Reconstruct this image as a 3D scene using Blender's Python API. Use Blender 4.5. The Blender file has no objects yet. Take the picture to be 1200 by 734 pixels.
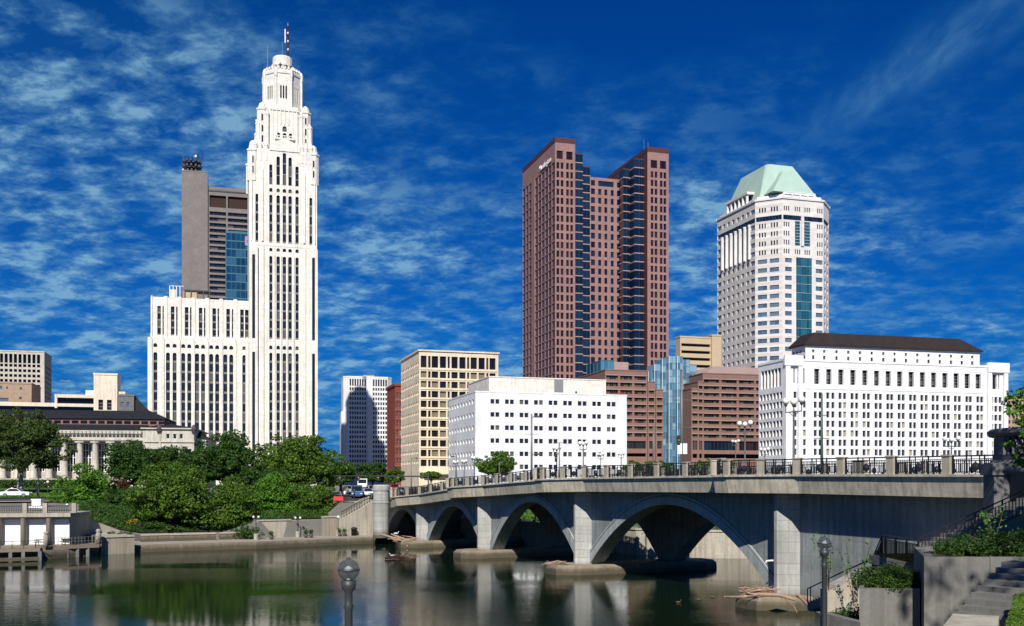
import bpy, math, random
import numpy as np
from mathutils import Vector, Matrix
S = bpy.context.scene
COL = S.collection
R = math.radians
F, CX, HY, CZ = 1200.0, 600.0, 565.0, 9.0      # focal length and horizon in photo pixels, eye height (m)

# ---------------------------------------------------------------- camera
cam = bpy.data.cameras.new('camera'); camo = bpy.data.objects.new('camera', cam); COL.objects.link(camo)
camo.location = (0, 0, CZ); camo.rotation_euler = (R(90), 0, 0)
cam.sensor_width = 36; cam.lens = 36; cam.shift_y = (HY-367)/1200
cam.clip_start = .1; cam.clip_end = 9000
S.camera = camo
# ---------------------------------------------------------------- sun and sky
SUN_EL, SUN_AZ = 39.5, 184
sd = Vector((math.sin(R(SUN_AZ))*math.cos(R(SUN_EL)), math.cos(R(SUN_AZ))*math.cos(R(SUN_EL)), math.sin(R(SUN_EL))))
sun = bpy.data.lights.new('sun', 'SUN'); sun.energy = 5.0; sun.angle = R(.5); sun.color = (1, .95, .87)
suno = bpy.data.objects.new('sun', sun); COL.objects.link(suno)
suno.rotation_euler = sd.to_track_quat('Z', 'Y').to_euler(); suno.location = (0, -60, 120)
S.view_settings.view_transform = 'Standard'; S.view_settings.look = 'None'
S.view_settings.exposure = .25; S.view_settings.gamma = 1; S.view_settings.use_curve_mapping = False
S.cycles.max_bounces = 6; S.cycles.diffuse_bounces = 2; S.cycles.glossy_bounces = 3; S.cycles.transmission_bounces = 4
S.cycles.transparent_max_bounces = 4
W = bpy.data.worlds.new('World'); S.world = W; W.use_nodes = True

class NT:
    """small helper to write node trees"""
    def __init__(s, tree): s.t = tree; s.n = tree.nodes; s.l = tree.links
    def node(s, typ, ins=None, **props):
        nd = s.n.new(typ)
        for k, v in props.items(): setattr(nd, k, v)
        for k, v in (ins or {}).items():
            if isinstance(v, bpy.types.NodeSocket): s.l.new(v, nd.inputs[k])
            else: nd.inputs[k].default_value = v
        return nd
    def math(s, op, a, b=None, c=None, clamp=False):
        ins = {0: a}
        if b is not None: ins[1] = b
        if c is not None: ins[2] = c
        return s.node('ShaderNodeMath', ins, operation=op, use_clamp=clamp).outputs[0]
    def mix(s, f, a, b, mode='MIX'):
        nd = s.node('ShaderNodeMix', data_type='RGBA', blend_type=mode)
        for i, v in ((0, f), (6, a), (7, b)):
            if isinstance(v, bpy.types.NodeSocket): s.l.new(v, nd.inputs[i])
            else: nd.inputs[i].default_value = v if i == 0 else (*v[:3], 1)
        return nd.outputs[2]
    def ramp(s, f, stops):
        nd = s.node('ShaderNodeValToRGB', {0: f}); cr = nd.color_ramp
        while len(cr.elements) < len(stops): cr.elements.new(.5)
        for e, (p, v) in zip(cr.elements, stops):
            e.position = p; e.color = (*v, 1) if isinstance(v, tuple) else (v, v, v, 1)
        return nd.outputs[0]
    def noise(s, vec, scale, detail=4, rough=.5, dist=0, dim='3D'):
        return s.node('ShaderNodeTexNoise', {'Vector': vec, 'Scale': scale, 'Detail': detail, 'Roughness': rough, 'Distortion': dist}).outputs[0]
    def mapping(s, vec, scale=(1, 1, 1), rot=(0, 0, 0), loc=(0, 0, 0)):
        return s.node('ShaderNodeMapping', {0: vec, 1: loc, 2: rot, 3: scale}).outputs[0]

def world():
    q = NT(W.node_tree); bg = q.n['Background']
    sky = q.node('ShaderNodeTexSky', sky_type='NISHITA', sun_disc=False, sun_elevation=R(SUN_EL), sun_rotation=R(SUN_AZ),
                 air_density=1.0, dust_density=.2, ozone_density=4.0)
    deep = q.mix(1.0, sky.outputs[0], (.002, .180, .530), 'MULTIPLY')
    tc = q.node('ShaderNodeTexCoord').outputs['Generated']
    sep = q.node('ShaderNodeSeparateXYZ', {0: tc})
    deep = q.mix(q.math('SUBTRACT', 1.0, q.math('MULTIPLY', sep.outputs[2], 5.5, clamp=True), clamp=True), deep, (.05, 1.1, 3.9))
    den = q.math('ADD', q.math('MAXIMUM', sep.outputs[2], 0.0), .22)
    px = q.math('DIVIDE', sep.outputs[0], den); py = q.math('DIVIDE', sep.outputs[1], den)
    P = q.node('ShaderNodeCombineXYZ', {0: px, 1: py, 2: 0.0}).outputs[0]
    def warped(sc, amt, seed):
        w = q.node('ShaderNodeTexNoise', {'Vector': q.mapping(P, loc=(seed, 0, 0)), 'Scale': sc, 'Detail': 3.0})
        return q.node('ShaderNodeVectorMath', {0: P, 1: q.node('ShaderNodeVectorMath', {0: w.outputs['Color'], 'Scale': amt}, operation='SCALE').outputs[0]}, operation='ADD').outputs[0]
    Pw = warped(1.2, .8, 0); Pf = warped(9, .035, 4)
    big = q.noise(q.mapping(Pw, loc=(0.3, 7.7, 0)), 1.0, 4, .55)
    puff = q.noise(q.mapping(Pf, (1, 1.15, 1), rot=(0, 0, .5), loc=(.6, .2, 0)), 15.0, 6, .62)
    mid = q.noise(q.mapping(Pf, (1, 1.7, 1), rot=(0, 0, .5), loc=(2.6, .2, 0)), 4.2, 4, .55)
    # soft sheets broken into small rounded cells; thinner overhead
    sheet = q.math('SUBTRACT', q.math('ADD', big, .185), q.math('MULTIPLY', sep.outputs[2], .50))
    sheet = q.ramp(sheet, [(.37, 0.0), (.50, .45), (.64, 1.0)])
    rip = q.ramp(q.math('ADD', q.math('MULTIPLY', puff, .66), q.math('MULTIPLY', mid, .34)), [(.41, .12), (.50, .46), (.60, 1.0)])
    m1 = q.math('MULTIPLY', sheet, rip)
    # one long diagonal wisp high on the right
    dist = q.math('SUBTRACT', q.math('ADD', q.math('MULTIPLY', px, .91), q.math('MULTIPLY', py, .414)), q.math('ADD', 1.16, q.math('MULTIPLY', big, .02)))
    alng = q.math('SUBTRACT', q.math('MULTIPLY', px, .414), q.math('MULTIPLY', py, .91))
    gau = q.math('EXPONENT', q.math('MULTIPLY', q.math('MULTIPLY', dist, dist), -260.0))
    fad = q.node('ShaderNodeMapRange', {0: alng, 1: -1.55, 2: -1.25, 3: 0.0, 4: 1.0}).outputs[0]
    st = q.noise(q.mapping(Pf, (5, 1.6, 1), rot=(0, 0, .43)), 3.4, 6, .65)
    m2 = q.math('MULTIPLY', q.math('MULTIPLY', gau, fad), q.ramp(st, [(.36, .20), (.66, .55)]))
    m = q.math('MULTIPLY', q.math('MULTIPLY', q.math('MAXIMUM', m1, m2), .66), q.math('MULTIPLY', sep.outputs[2], 14.0, clamp=True), clamp=True)
    cloud = q.mix(q.math('MAXIMUM', m1, q.math('MULTIPLY', m2, .9)), (.08, 1.9, 4.0), (2.3, 4.5, 5.9))
    col = q.mix(m, deep, cloud)
    q.l.new(col, bg.inputs[0]); bg.inputs[1].default_value = .10
world()

# ---------------------------------------------------------------- materials
MATS = {}
def newmat(name):
    m = bpy.data.materials.new(name); m.use_nodes = True; MATS[name] = m
    q = NT(m.node_tree); return m, q, q.n['Principled BSDF']
def setcol(q, b, c):
    if isinstance(c, bpy.types.NodeSocket): q.l.new(c, b.inputs['Base Color'])
    else: b.inputs['Base Color'].default_value = (*c, 1)
def stone(name, c, var=.18, scale=.25, rough=.85, streak=0., joint=None, jcol=.6, bump=0., grain=.1, spec=.3, jw=.03, tide=0., patch=0.):
    """masonry, concrete or painted wall: blotches, rain streaks, optional courses (w, h)"""
    m, q, b = newmat(name)
    o = q.node('ShaderNodeTexCoord').outputs['Object']
    n1 = q.noise(o, scale, 5, .6)
    n2 = q.noise(o, scale*14, 3, .6)
    col = q.mix(q.ramp(n1, [(.3, 0.0), (.7, 1.0)]), tuple(x*(1-var) for x in c), tuple(min(1, x*(1+var*.5)) for x in c))
    col = q.mix(q.math('MULTIPLY', q.ramp(n2, [(.35, 1.0), (.65, 0.0)]), grain), col, tuple(x*.45 for x in c))
    if streak:
        st = q.noise(q.mapping(o, (1.6, 1.6, .09)), 1.6, 5, .7)
        col = q.mix(q.math('MULTIPLY', q.ramp(st, [(.44, 0.0), (.64, 1.0)]), streak), col, tuple(x*.35 for x in c))
    if joint:
        s = q.node('ShaderNodeSeparateXYZ', {0: o})
        v = q.node('ShaderNodeCombineXYZ', {0: q.math('ADD', s.outputs[0], s.outputs[1]), 1: s.outputs[2], 2: 0.0}).outputs[0]
        br = q.node('ShaderNodeTexBrick', {'Vector': v, 'Scale': 1.0, 'Mortar Size': jw, 'Mortar Smooth': .1, 'Brick Width': joint[0], 'Row Height': joint[1],
                                           'Color1': (1, 1, 1, 1), 'Color2': (.86, .86, .86, 1), 'Mortar': (jcol, jcol, jcol, 1)})
        col = q.mix(1.0, col, br.outputs[0], 'MULTIPLY')
    if patch:                                              # repair patches and soot
        pn = q.noise(q.mapping(o, (1, 1, 1.6)), .55, 6, .72)
        col = q.mix(q.math('MULTIPLY', q.ramp(pn, [(.50, 0.0), (.62, 1.0)]), patch), col, tuple(x*.42 for x in c))
    if tide:                                               # algae and silt left by the river
        zc = q.node('ShaderNodeSeparateXYZ', {0: o}).outputs[2]
        tn = q.math('ADD', zc, q.math('MULTIPLY', q.noise(q.mapping(o, (1, 1, .3)), 1.2, 4, .6), -.7))
        col = q.mix(q.ramp(tn, [(.0, .85), (tide, 0.0)]), col, (.05, .045, .028))
    setcol(q, b, col)
    b.inputs['Roughness'].default_value = rough; b.inputs['Specular IOR Level'].default_value = spec
    if bump:
        bn = q.node('ShaderNodeBump', {'Strength': bump, 'Distance': .05, 'Height': n2}); q.l.new(bn.outputs[0], b.inputs['Normal'])
    return m
def rnd(q):
    g = q.node('ShaderNodeNewGeometry').outputs['Random Per Island']; oi = q.node('ShaderNodeObjectInfo').outputs['Random']
    return q.math('FRACT', q.math('ADD', g, q.math('MULTIPLY', oi, 7.31)))
def glass(name, dark, light, share=.2, rough=.08, spec=.5, metal=0.):
    """window pane: each pane its own tone, some with blinds drawn"""
    m, q, b = newmat(name); r = rnd(q)
    r2 = q.math('FRACT', q.math('MULTIPLY', r, 17.3))
    c = q.mix(q.math('MULTIPLY', r2, .8), dark, tuple(x*1.9 for x in dark))
    c = q.mix(q.math('GREATER_THAN', r, 1-share), c, light)
    setcol(q, b, c)
    o = q.node('ShaderNodeTexCoord').outputs['Object']
    b.inputs['Roughness'].default_value = rough; b.inputs['Specular IOR Level'].default_value = spec; b.inputs['Metallic'].default_value = metal
    return m
def plain(name, c, rough=.5, metal=0., spec=.5, emit=None, var=.08, scale=2.):
    m, q, b = newmat(name)
    o = q.node('ShaderNodeTexCoord').outputs['Object']
    setcol(q, b, q.mix(q.noise(o, scale, 4, .6), tuple(x*(1-var*2) for x in c), tuple(min(1, x*(1+var*2)) for x in c)))
    b.inputs['Roughness'].default_value = rough; b.inputs['Metallic'].default_value = metal; b.inputs['Specular IOR Level'].default_value = spec
    return m
def leafmat(name, dark, light, trans=.35):
    m, q, b = newmat(name)
    g = q.node('ShaderNodeNewGeometry').outputs['Random Per Island']
    o = q.node('ShaderNodeTexCoord').outputs['Object']
    n = q.ramp(q.noise(o, .45, 3, .6), [(.35, 0.0), (.65, 1.0)])
    f = q.math('ADD', q.math('MULTIPLY', g, .55), q.math('MULTIPLY', n, .45))
    c = q.mix(f, dark, light)
    setcol(q, b, c); b.inputs['Roughness'].default_value = .55; b.inputs['Specular IOR Level'].default_value = .25
    tr = q.node('ShaderNodeBsdfTranslucent', {0: c})
    mx = q.node('ShaderNodeMixShader', {0: trans, 1: b.outputs[0], 2: tr.outputs[0]})
    q.l.new(mx.outputs[0], q.n['Material Output'].inputs[0])
    return m

stone('white_stone', (.84, .805, .715), .10, .12, streak=.30, grain=.08, patch=.12, joint=(1.8, .9), jcol=.93)
stone('white_paint', (.84, .84, .83), .08, .1, streak=.25, grain=.03, joint=(3.4, 3.65), jcol=.86, jw=.03)
stone('white_marble', (.86, .86, .86), .08, .1, streak=.25, grain=.03, joint=(2.4, 1.3), jcol=.9)
stone('cream_concrete', (.82, .70, .52), .12, .15, streak=.3, grain=.08, joint=(3.6, 1.6), jcol=.86, jw=.03)
stone('cream_plaster', (.78, .68, .54), .12, .15, streak=.4, grain=.08, patch=.15)
stone('court_stone', (.62, .575, .49), .16, .2, streak=.4, grain=.12, patch=.2, joint=(1.6, .8), jcol=.86)
stone('grey_granite', (.235, .20, .19), .12, .12, streak=.12, joint=(1.5, 1.3), jcol=.85)
stone('pink_granite', (.33, .19, .168), .14, .15, streak=.1, joint=(1.6, 1.99), jcol=.82)
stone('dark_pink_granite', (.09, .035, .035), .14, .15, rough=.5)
stone('pink_brick', (.25, .145, .118), .14, .3, streak=.16)
stone('pale_pink', (.40, .28, .25), .1, .2, streak=.1)
stone('red_brick', (.26, .06, .035), .2, .5, joint=(.5, .25), jcol=.8)
stone('buff_brick', (.42, .30, .21), .15, .3, joint=(.8, .4), jcol=.85)
stone('tan_panel', (.52, .40, .26), .1, .2)
stone('pale_granite', (.74, .70, .66), .08, .2, streak=.05, joint=(3.2, 1.35), jcol=.80, jw=.05)
stone('pink_band', (.36, .24, .21), .1, .2)
stone('slate_roof', (.022, .022, .026), .25, .8, rough=.7, joint=(1.2, .6), jcol=.5, jw=.06)
stone('brown_roof', (.026, .018, .018), .2, .6, rough=.75)
stone('roof_felt', (.16, .15, .14), .2, .2)
stone('copper_roof', (.38, .52, .44), .07, .12, rough=.6, streak=.08)
stone('concrete', (.60, .55, .43), .22, .3, streak=.62, grain=.25, bump=.2, patch=.3)
stone('pale_concrete', (.46, .42, .34), .22, .3, streak=.5, grain=.2, bump=.15, patch=.25)
stone('ring_concrete', (.38, .41, .40), .25, .3, streak=.4, grain=.2)
stone('bridge_concrete', (.31, .34, .335), .28, .25, streak=.6, grain=.25, bump=.2, tide=1.6, patch=.35, joint=(3.2, 1.25), jcol=.86, jw=.02)
stone('pillar_stone', (.47, .47, .44), .22, .3, streak=.35, grain=.2, joint=(60, .78), jcol=.68, jw=.03, bump=.15, tide=1.4, patch=.2)
stone('shaded_soffit', (.04, .038, .035), .2, .3)  # concrete colour darkened to stand in for shade under the deck
stone('footing_concrete', (.38, .31, .22), .25, .5, streak=.35, grain=.3, bump=.3, tide=.8, patch=.3)
stone('quay_stone', (.36, .30, .22), .25, .3, streak=.45, grain=.25, tide=.7, patch=.2, joint=(2.5, .6), jcol=.75, bump=.1)
stone('ribbed_concrete', (.34, .30, .23), .16, .4, streak=.6, grain=.15, joint=(1.1, 9), jcol=.7, bump=.15)
stone('planter_concrete', (.21, .205, .185), .25, .5, streak=.4, grain=.25, patch=.3, bump=.2, joint=(3.6, 30), jcol=.6, jw=.02)
stone('asphalt', (.055, .055, .058), .15, .3, grain=.2)
stone('paving', (.36, .32, .27), .15, .3, joint=(1.5, 1.5), jcol=.8)
stone('ground_mix', (.20, .19, .17), .2, .05)
stone('grass', (.05, .115, .018), .35, .4, grain=.4, bump=.5)
stone('soil', (.045, .045, .022), .3, 1.)
stone('bark', (.13, .10, .075), .3, 2., streak=.3, bump=.6)
stone('pale_bark', (.42, .37, .29), .25, 2., streak=.3, bump=.4)
stone('driftwood', (.38, .26, .19), .3, 3., bump=.3)
stone('stone_dark', (.17, .17, .17), .2, .8, streak=.3, grain=.2, bump=.2)
glass('glass_dark', (.012, .014, .018), (.10, .10, .09), .12)
glass('glass_bridgeview', (.015, .017, .02), (.30, .27, .2), .10)
glass('glass_black', (.006, .006, .009), (.012, .012, .02), .2, spec=.35)
glass('glass_navy', (.003, .008, .022), (.008, .022, .05), .4, spec=.6)
glass('glass_purple', (.012, .006, .012), (.03, .015, .02), .3, spec=.4)
glass('glass_teal', (.008, .05, .085), (.02, .11, .15), .35, spec=.8)
glass('glass_slate', (.05, .09, .14), (.11, .16, .20), .4, spec=.8)
glass('glass_blue', (.05, .13, .20), (.20, .34, .42), .30, rough=.12, spec=.9)
glass('glass_deepblue', (.006, .03, .07), (.03, .10, .17), .25, rough=.1, spec=.8)
glass('glass_bronze', (.018, .013, .010), (.12, .10, .06), .4, spec=.4)
glass('blind_khaki', (.012, .011, .009), (.20, .17, .11), .30, spec=.4)
plain('grey_frame', (.22, .22, .22), .5)
plain('white_frame', (.75, .74, .70), .5)
plain('spandrel_grey', (.17, .165, .155), .6)
plain('teal_mullion', (.04, .15, .19), .4)
plain('steel', (.35, .40, .44), .35, .6)
plain('black_iron', (.018, .019, .022), .45, .2)
plain('dark_pole', (.045, .05, .052), .5, .2)
plain('grey_pole', (.16, .17, .17), .5, .3)
plain('green_pole', (.06, .10, .08), .5)
plain('bronze', (.03, .04, .035), .45, .5)
plain('globe_white', (.80, .78, .70), .35)
plain('mast_red', (.035, .012, .02), .5)
plain('mast_white', (.85, .85, .85), .5)
plain('dish_grey', (.05, .05, .055), .6)
plain('rust', (.035, .016, .012), .9)
plain('wood_deck', (.20, .16, .12), .8, var=.2)
plain('panel_white', (.80, .80, .80), .6, var=.02)
plain('tyre', (.01, .01, .01), .8)
plain('red_plastic', (.55, .04, .03), .5)
plain('yellow_paint', (.70, .50, .04), .5)
plain('car_glass', (.012, .014, .018), .08)
plain('skin', (.50, .30, .21), .6)
plain('hair', (.03, .02, .015), .7)
plain('feather_brown', (.10, .06, .04), .7)
plain('feather_white', (.8, .8, .78), .7)
for nm, c in dict(car_white=(.78, .78, .77), car_dark=(.03, .035, .05), car_blue=(.04, .12, .26), car_red=(.35, .02, .02), car_silver=(.42, .44, .46)).items():
    plain(nm, c, .25, .1, var=.02)
for nm, c in dict(cloth_white=(.75, .75, .72), cloth_blue=(.06, .10, .28), cloth_yellow=(.65, .5, .04), cloth_red=(.45, .05, .04), cloth_black=(.02, .02, .025), cloth_violet=(.30, .25, .5)).items():
    plain(nm, c, .9)
leafmat('leaf_mid', (.022, .064, .008), (.140, .245, .025))
leafmat('leaf_dark', (.012, .042, .008), (.068, .150, .020))
leafmat('leaf_bright', (.030, .100, .008), (.150, .320, .030))
leafmat('leaf_olive', (.030, .055, .012), (.095, .145, .030))
leafmat('leaf_shrub', (.016, .045, .008), (.07, .14, .02))
leafmat('leaf_red', (.05, .02, .012), (.12, .05, .025))
leafmat('leaf_yellow', (.25, .15, .01), (.6, .4, .03))

def clear_globe():
    m, q, b = newmat('globe_clear')
    b.inputs['Base Color'].default_value = (.06, .08, .09, 1); b.inputs['Roughness'].default_value = .04
    b.inputs['Alpha'].default_value = .42; b.inputs['Specular IOR Level'].default_value = 1.0
    b.inputs['Coat Weight'].default_value = .6
clear_globe()
def water():
    m, q, b = newmat('river_water')
    o = q.node('ShaderNodeTexCoord').outputs['Object']
    b.inputs['Base Color'].default_value = (.005, .013, .006, 1); b.inputs['IOR'].default_value = 1.33
    patch = q.ramp(q.noise(q.mapping(o, (.5, 1.2, 1)), .035, 3, .55, .6), [(.40, .10), (.62, 1.0)])
    a = q.noise(q.mapping(o, (1.0, 1.6, 1)), .9, 4, .6)
    c = q.noise(q.mapping(o, (1.0, 1.5, 1), rot=(0, 0, .5)), 3.6, 3, .6)
    h = q.math('MULTIPLY', q.math('ADD', q.math('MULTIPLY', a, .66), q.math('MULTIPLY', c, .34)), patch)
    bn = q.node('ShaderNodeBump', {'Strength': .24, 'Distance': .12, 'Height': h}); q.l.new(bn.outputs[0], b.inputs['Normal'])
    b.inputs['Roughness'].default_value = .035; b.inputs['Specular IOR Level'].default_value = .35; b.inputs['Specular Tint'].default_value = (.30, .37, .29, 1)
water()

# ---------------------------------------------------------------- mesh builder
class MB:
    def __init__(s): s.v = []; s.f = []; s.m = []; s.mats = []; s.X = None
    def mi(s, name):
        if name not in s.mats: s.mats.append(name)
        return s.mats.index(name)
    def add(s, vs, fs, mat):
        n = len(s.v)
        if s.X is not None: vs = [tuple(s.X @ Vector(p)) for p in vs]
        s.v += [tuple(p) for p in vs]
        k = s.mi(mat)
        for f in fs: s.f.append(tuple(i+n for i in f)); s.m.append(k)
    def quad(s, a, b, c, d, mat): s.add([a, b, c, d], [(0, 1, 2, 3)], mat)
    def box(s, x0, x1, y0, y1, z0, z1, mat):
        if x0 > x1: x0, x1 = x1, x0
        if y0 > y1: y0, y1 = y1, y0
        if z0 > z1: z0, z1 = z1, z0
        s.add([(x0, y0, z0), (x1, y0, z0), (x1, y1, z0), (x0, y1, z0), (x0, y0, z1), (x1, y0, z1), (x1, y1, z1), (x0, y1, z1)],
              [(0, 3, 2, 1), (4, 5, 6, 7), (0, 1, 5, 4), (1, 2, 6, 5), (2, 3, 7, 6), (3, 0, 4, 7)], mat)
    def prism(s, pts, z0, z1, mat, top=None, scale_top=None):
        """pts: ccw xy outline; top: optional other outline"""
        n = len(pts); t = top or pts
        s.add([(x, y, z0) for x, y in pts]+[(x, y, z1) for x, y in t],
              [tuple(range(n-1, -1, -1)), tuple(range(n, 2*n))]+[(i, (i+1) % n, n+(i+1) % n, n+i) for i in range(n)], mat)
    def lathe(s, c, prof, mat, seg=12, a0=0, a1=2*math.pi):
        full = abs(a1-a0-2*math.pi) < 1e-6; k = seg if full else seg+1
        vs = [(c[0]+r*math.cos(a0+(a1-a0)*j/seg), c[1]+r*math.sin(a0+(a1-a0)*j/seg), c[2]+z) for r, z in prof for j in range(k)]
        fs = []
        for i in range(len(prof)-1):
            for j in range(seg):
                jn = (j+1) % k
                fs.append((i*k+j, i*k+jn, (i+1)*k+jn, (i+1)*k+j))
        if full:
            fs.append(tuple(range(k-1, -1, -1))); fs.append(tuple((len(prof)-1)*k+j for j in range(k)))
        s.add(vs, fs, mat)
    def tube(s, pts, rad, mat, seg=6):
        pts = [Vector(p) for p in pts]; n = len(pts)
        rs = rad if isinstance(rad, (list, tuple)) else [rad]*n
        vs = []; prev = None
        for i, p in enumerate(pts):
            d = (pts[min(i+1, n-1)]-pts[max(i-1, 0)]).normalized()
            u = prev if prev is not None else (Vector((0, 0, 1)) if abs(d.z) < .9 else Vector((1, 0, 0)))
            u = (u-d*u.dot(d)).normalized(); prev = u; w = d.cross(u)
            for j in range(seg):
                a = 2*math.pi*j/seg; vs.append(p+(u*math.cos(a)+w*math.sin(a))*rs[i])
        fs = [(i*seg+j, i*seg+(j+1) % seg, (i+1)*seg+(j+1) % seg, (i+1)*seg+j) for i in range(n-1) for j in range(seg)]
        fs += [tuple(range(seg-1, -1, -1)), tuple((n-1)*seg+j for j in range(seg))]
        s.add(vs, fs, mat)
    def sphere(s, c, r, mat, seg=12, rings=8, sz=1.):
        s.lathe(c, [(max(r*math.sin(math.pi*i/rings), .001), -r*sz*math.cos(math.pi*i/rings)) for i in range(rings+1)], mat, seg)
    def bar(s, a, b, w, h, mat):
        a, b = Vector(a), Vector(b); d = (b-a).normalized(); u = d.cross(Vector((0, 0, 1)))
        u = Vector((1, 0, 0)) if u.length < 1e-4 else u.normalized(); t = u.cross(d)
        vs = [p+u*sx*w/2+t*sz*h/2 for p in (a, b) for sx, sz in ((-1, -1), (1, -1), (1, 1), (-1, 1))]
        s.add(vs, [(3, 2, 1, 0), (4, 5, 6, 7), (0, 1, 5, 4), (1, 2, 6, 5), (2, 3, 7, 6), (3, 0, 4, 7)], mat)
    def mesh(s, name, smooth=False):
        me = bpy.data.meshes.new(name); me.from_pydata(s.v, [], s.f)
        for n in s.mats: me.materials.append(MATS[n])
        if len(s.mats) > 1: me.polygons.foreach_set('material_index', s.m)
        if smooth: me.polygons.foreach_set('use_smooth', [True]*len(s.f))
        me.update(); return me
    def obj(s, name, parent=None, smooth=False):
        o = bpy.data.objects.new(name, s.mesh(name, smooth)); COL.objects.link(o)
        if parent is not None: o.parent = parent
        return o
def tag(o, label, cat, group=None):
    o['label'] = label; o['category'] = cat
    if group: o['group'] = group
    return o
def thing(name, label, cat, loc=(0, 0, 0), rz=0., group=None):
    o = bpy.data.objects.new(name, None); COL.objects.link(o); o.empty_display_size = .3
    o.location = loc; o.rotation_euler = (0, 0, rz); return tag(o, label, cat, group)
def struct(o): o['kind'] = 'structure'; return o
def dup(src, loc, rz, label, group=None):
    r = src.copy(); COL.objects.link(r); r.location = loc; r.rotation_euler = (0, 0, rz); r['label'] = label
    if group: r['group'] = group
    for ch in list(src.children):
        c = ch.copy(); COL.objects.link(c); c.parent = r
        for g in ch.children:
            d = g.copy(); COL.objects.link(d); d.parent = c
    return r
def at(px, D, z=None, py=None):
    """world point seen at photo column px at depth D"""
    zz = z if z is not None else CZ+(HY-py)/F*D
    return Vector(((px-CX)/F*D, D, zz))
def zat(py, D): return CZ+(HY-py)/F*D

# ---------------------------------------------------------------- buildings
def winmesh(w, h, st, X=None, mb=None):
    """window filling an opening w x h: x along, y inwards, z up"""
    mb = mb or MB(); mb.X = X
    d = st.get('depth', .35); g = st.get('glass', 'glass_dark'); fr = st.get('frame', 'grey_frame'); ft = st.get('ft', .08)
    nf = st.get('floors'); sp = st.get('spandrel', .28); sm = st.get('spmat', 'spandrel_grey')
    if nf:                                             # tall strip: pane, spandrel, pane ...
        fh = h/nf
        for i in range(nf):
            mb.box(0, w, d-.02, d+.05, i*fh+fh*sp, (i+1)*fh, g)
            mb.box(0, w, d-.12, d+.05, i*fh+.002, i*fh+fh*sp-.002, sm)
    else:
        nx, nz = st.get('nx', 1), st.get('nz', 1)
        for i in range(nx):
            for j in range(nz):
                mb.box(i*w/nx, (i+1)*w/nx, d, d+.05, j*h/nz, (j+1)*h/nz, g)
    for k in range(1, st.get('nx', 1)):
        x = w*k/st['nx']; mb.box(x-ft/2, x+ft/2, d-.14, d-.003, .003, h-.003, fr)
    if not nf:
        for k in range(1, st.get('nz', 1)):
            z = h*k/st['nz']; mb.box(.003, w-.003, d-.1, d-.004, z-ft/2, z+ft/2, fr)
    if st.get('edge'):
        e = ft
        for a in ((.002, e), (w-e, w-.002)): mb.box(a[0], a[1], d-.12, d-.004, .004, h-.004, fr)
        for a in ((.004, e), (h-e, h-.004)): mb.box(e, w-e, d-.12, d-.005, a[0], a[1], fr)
    return mb

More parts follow.
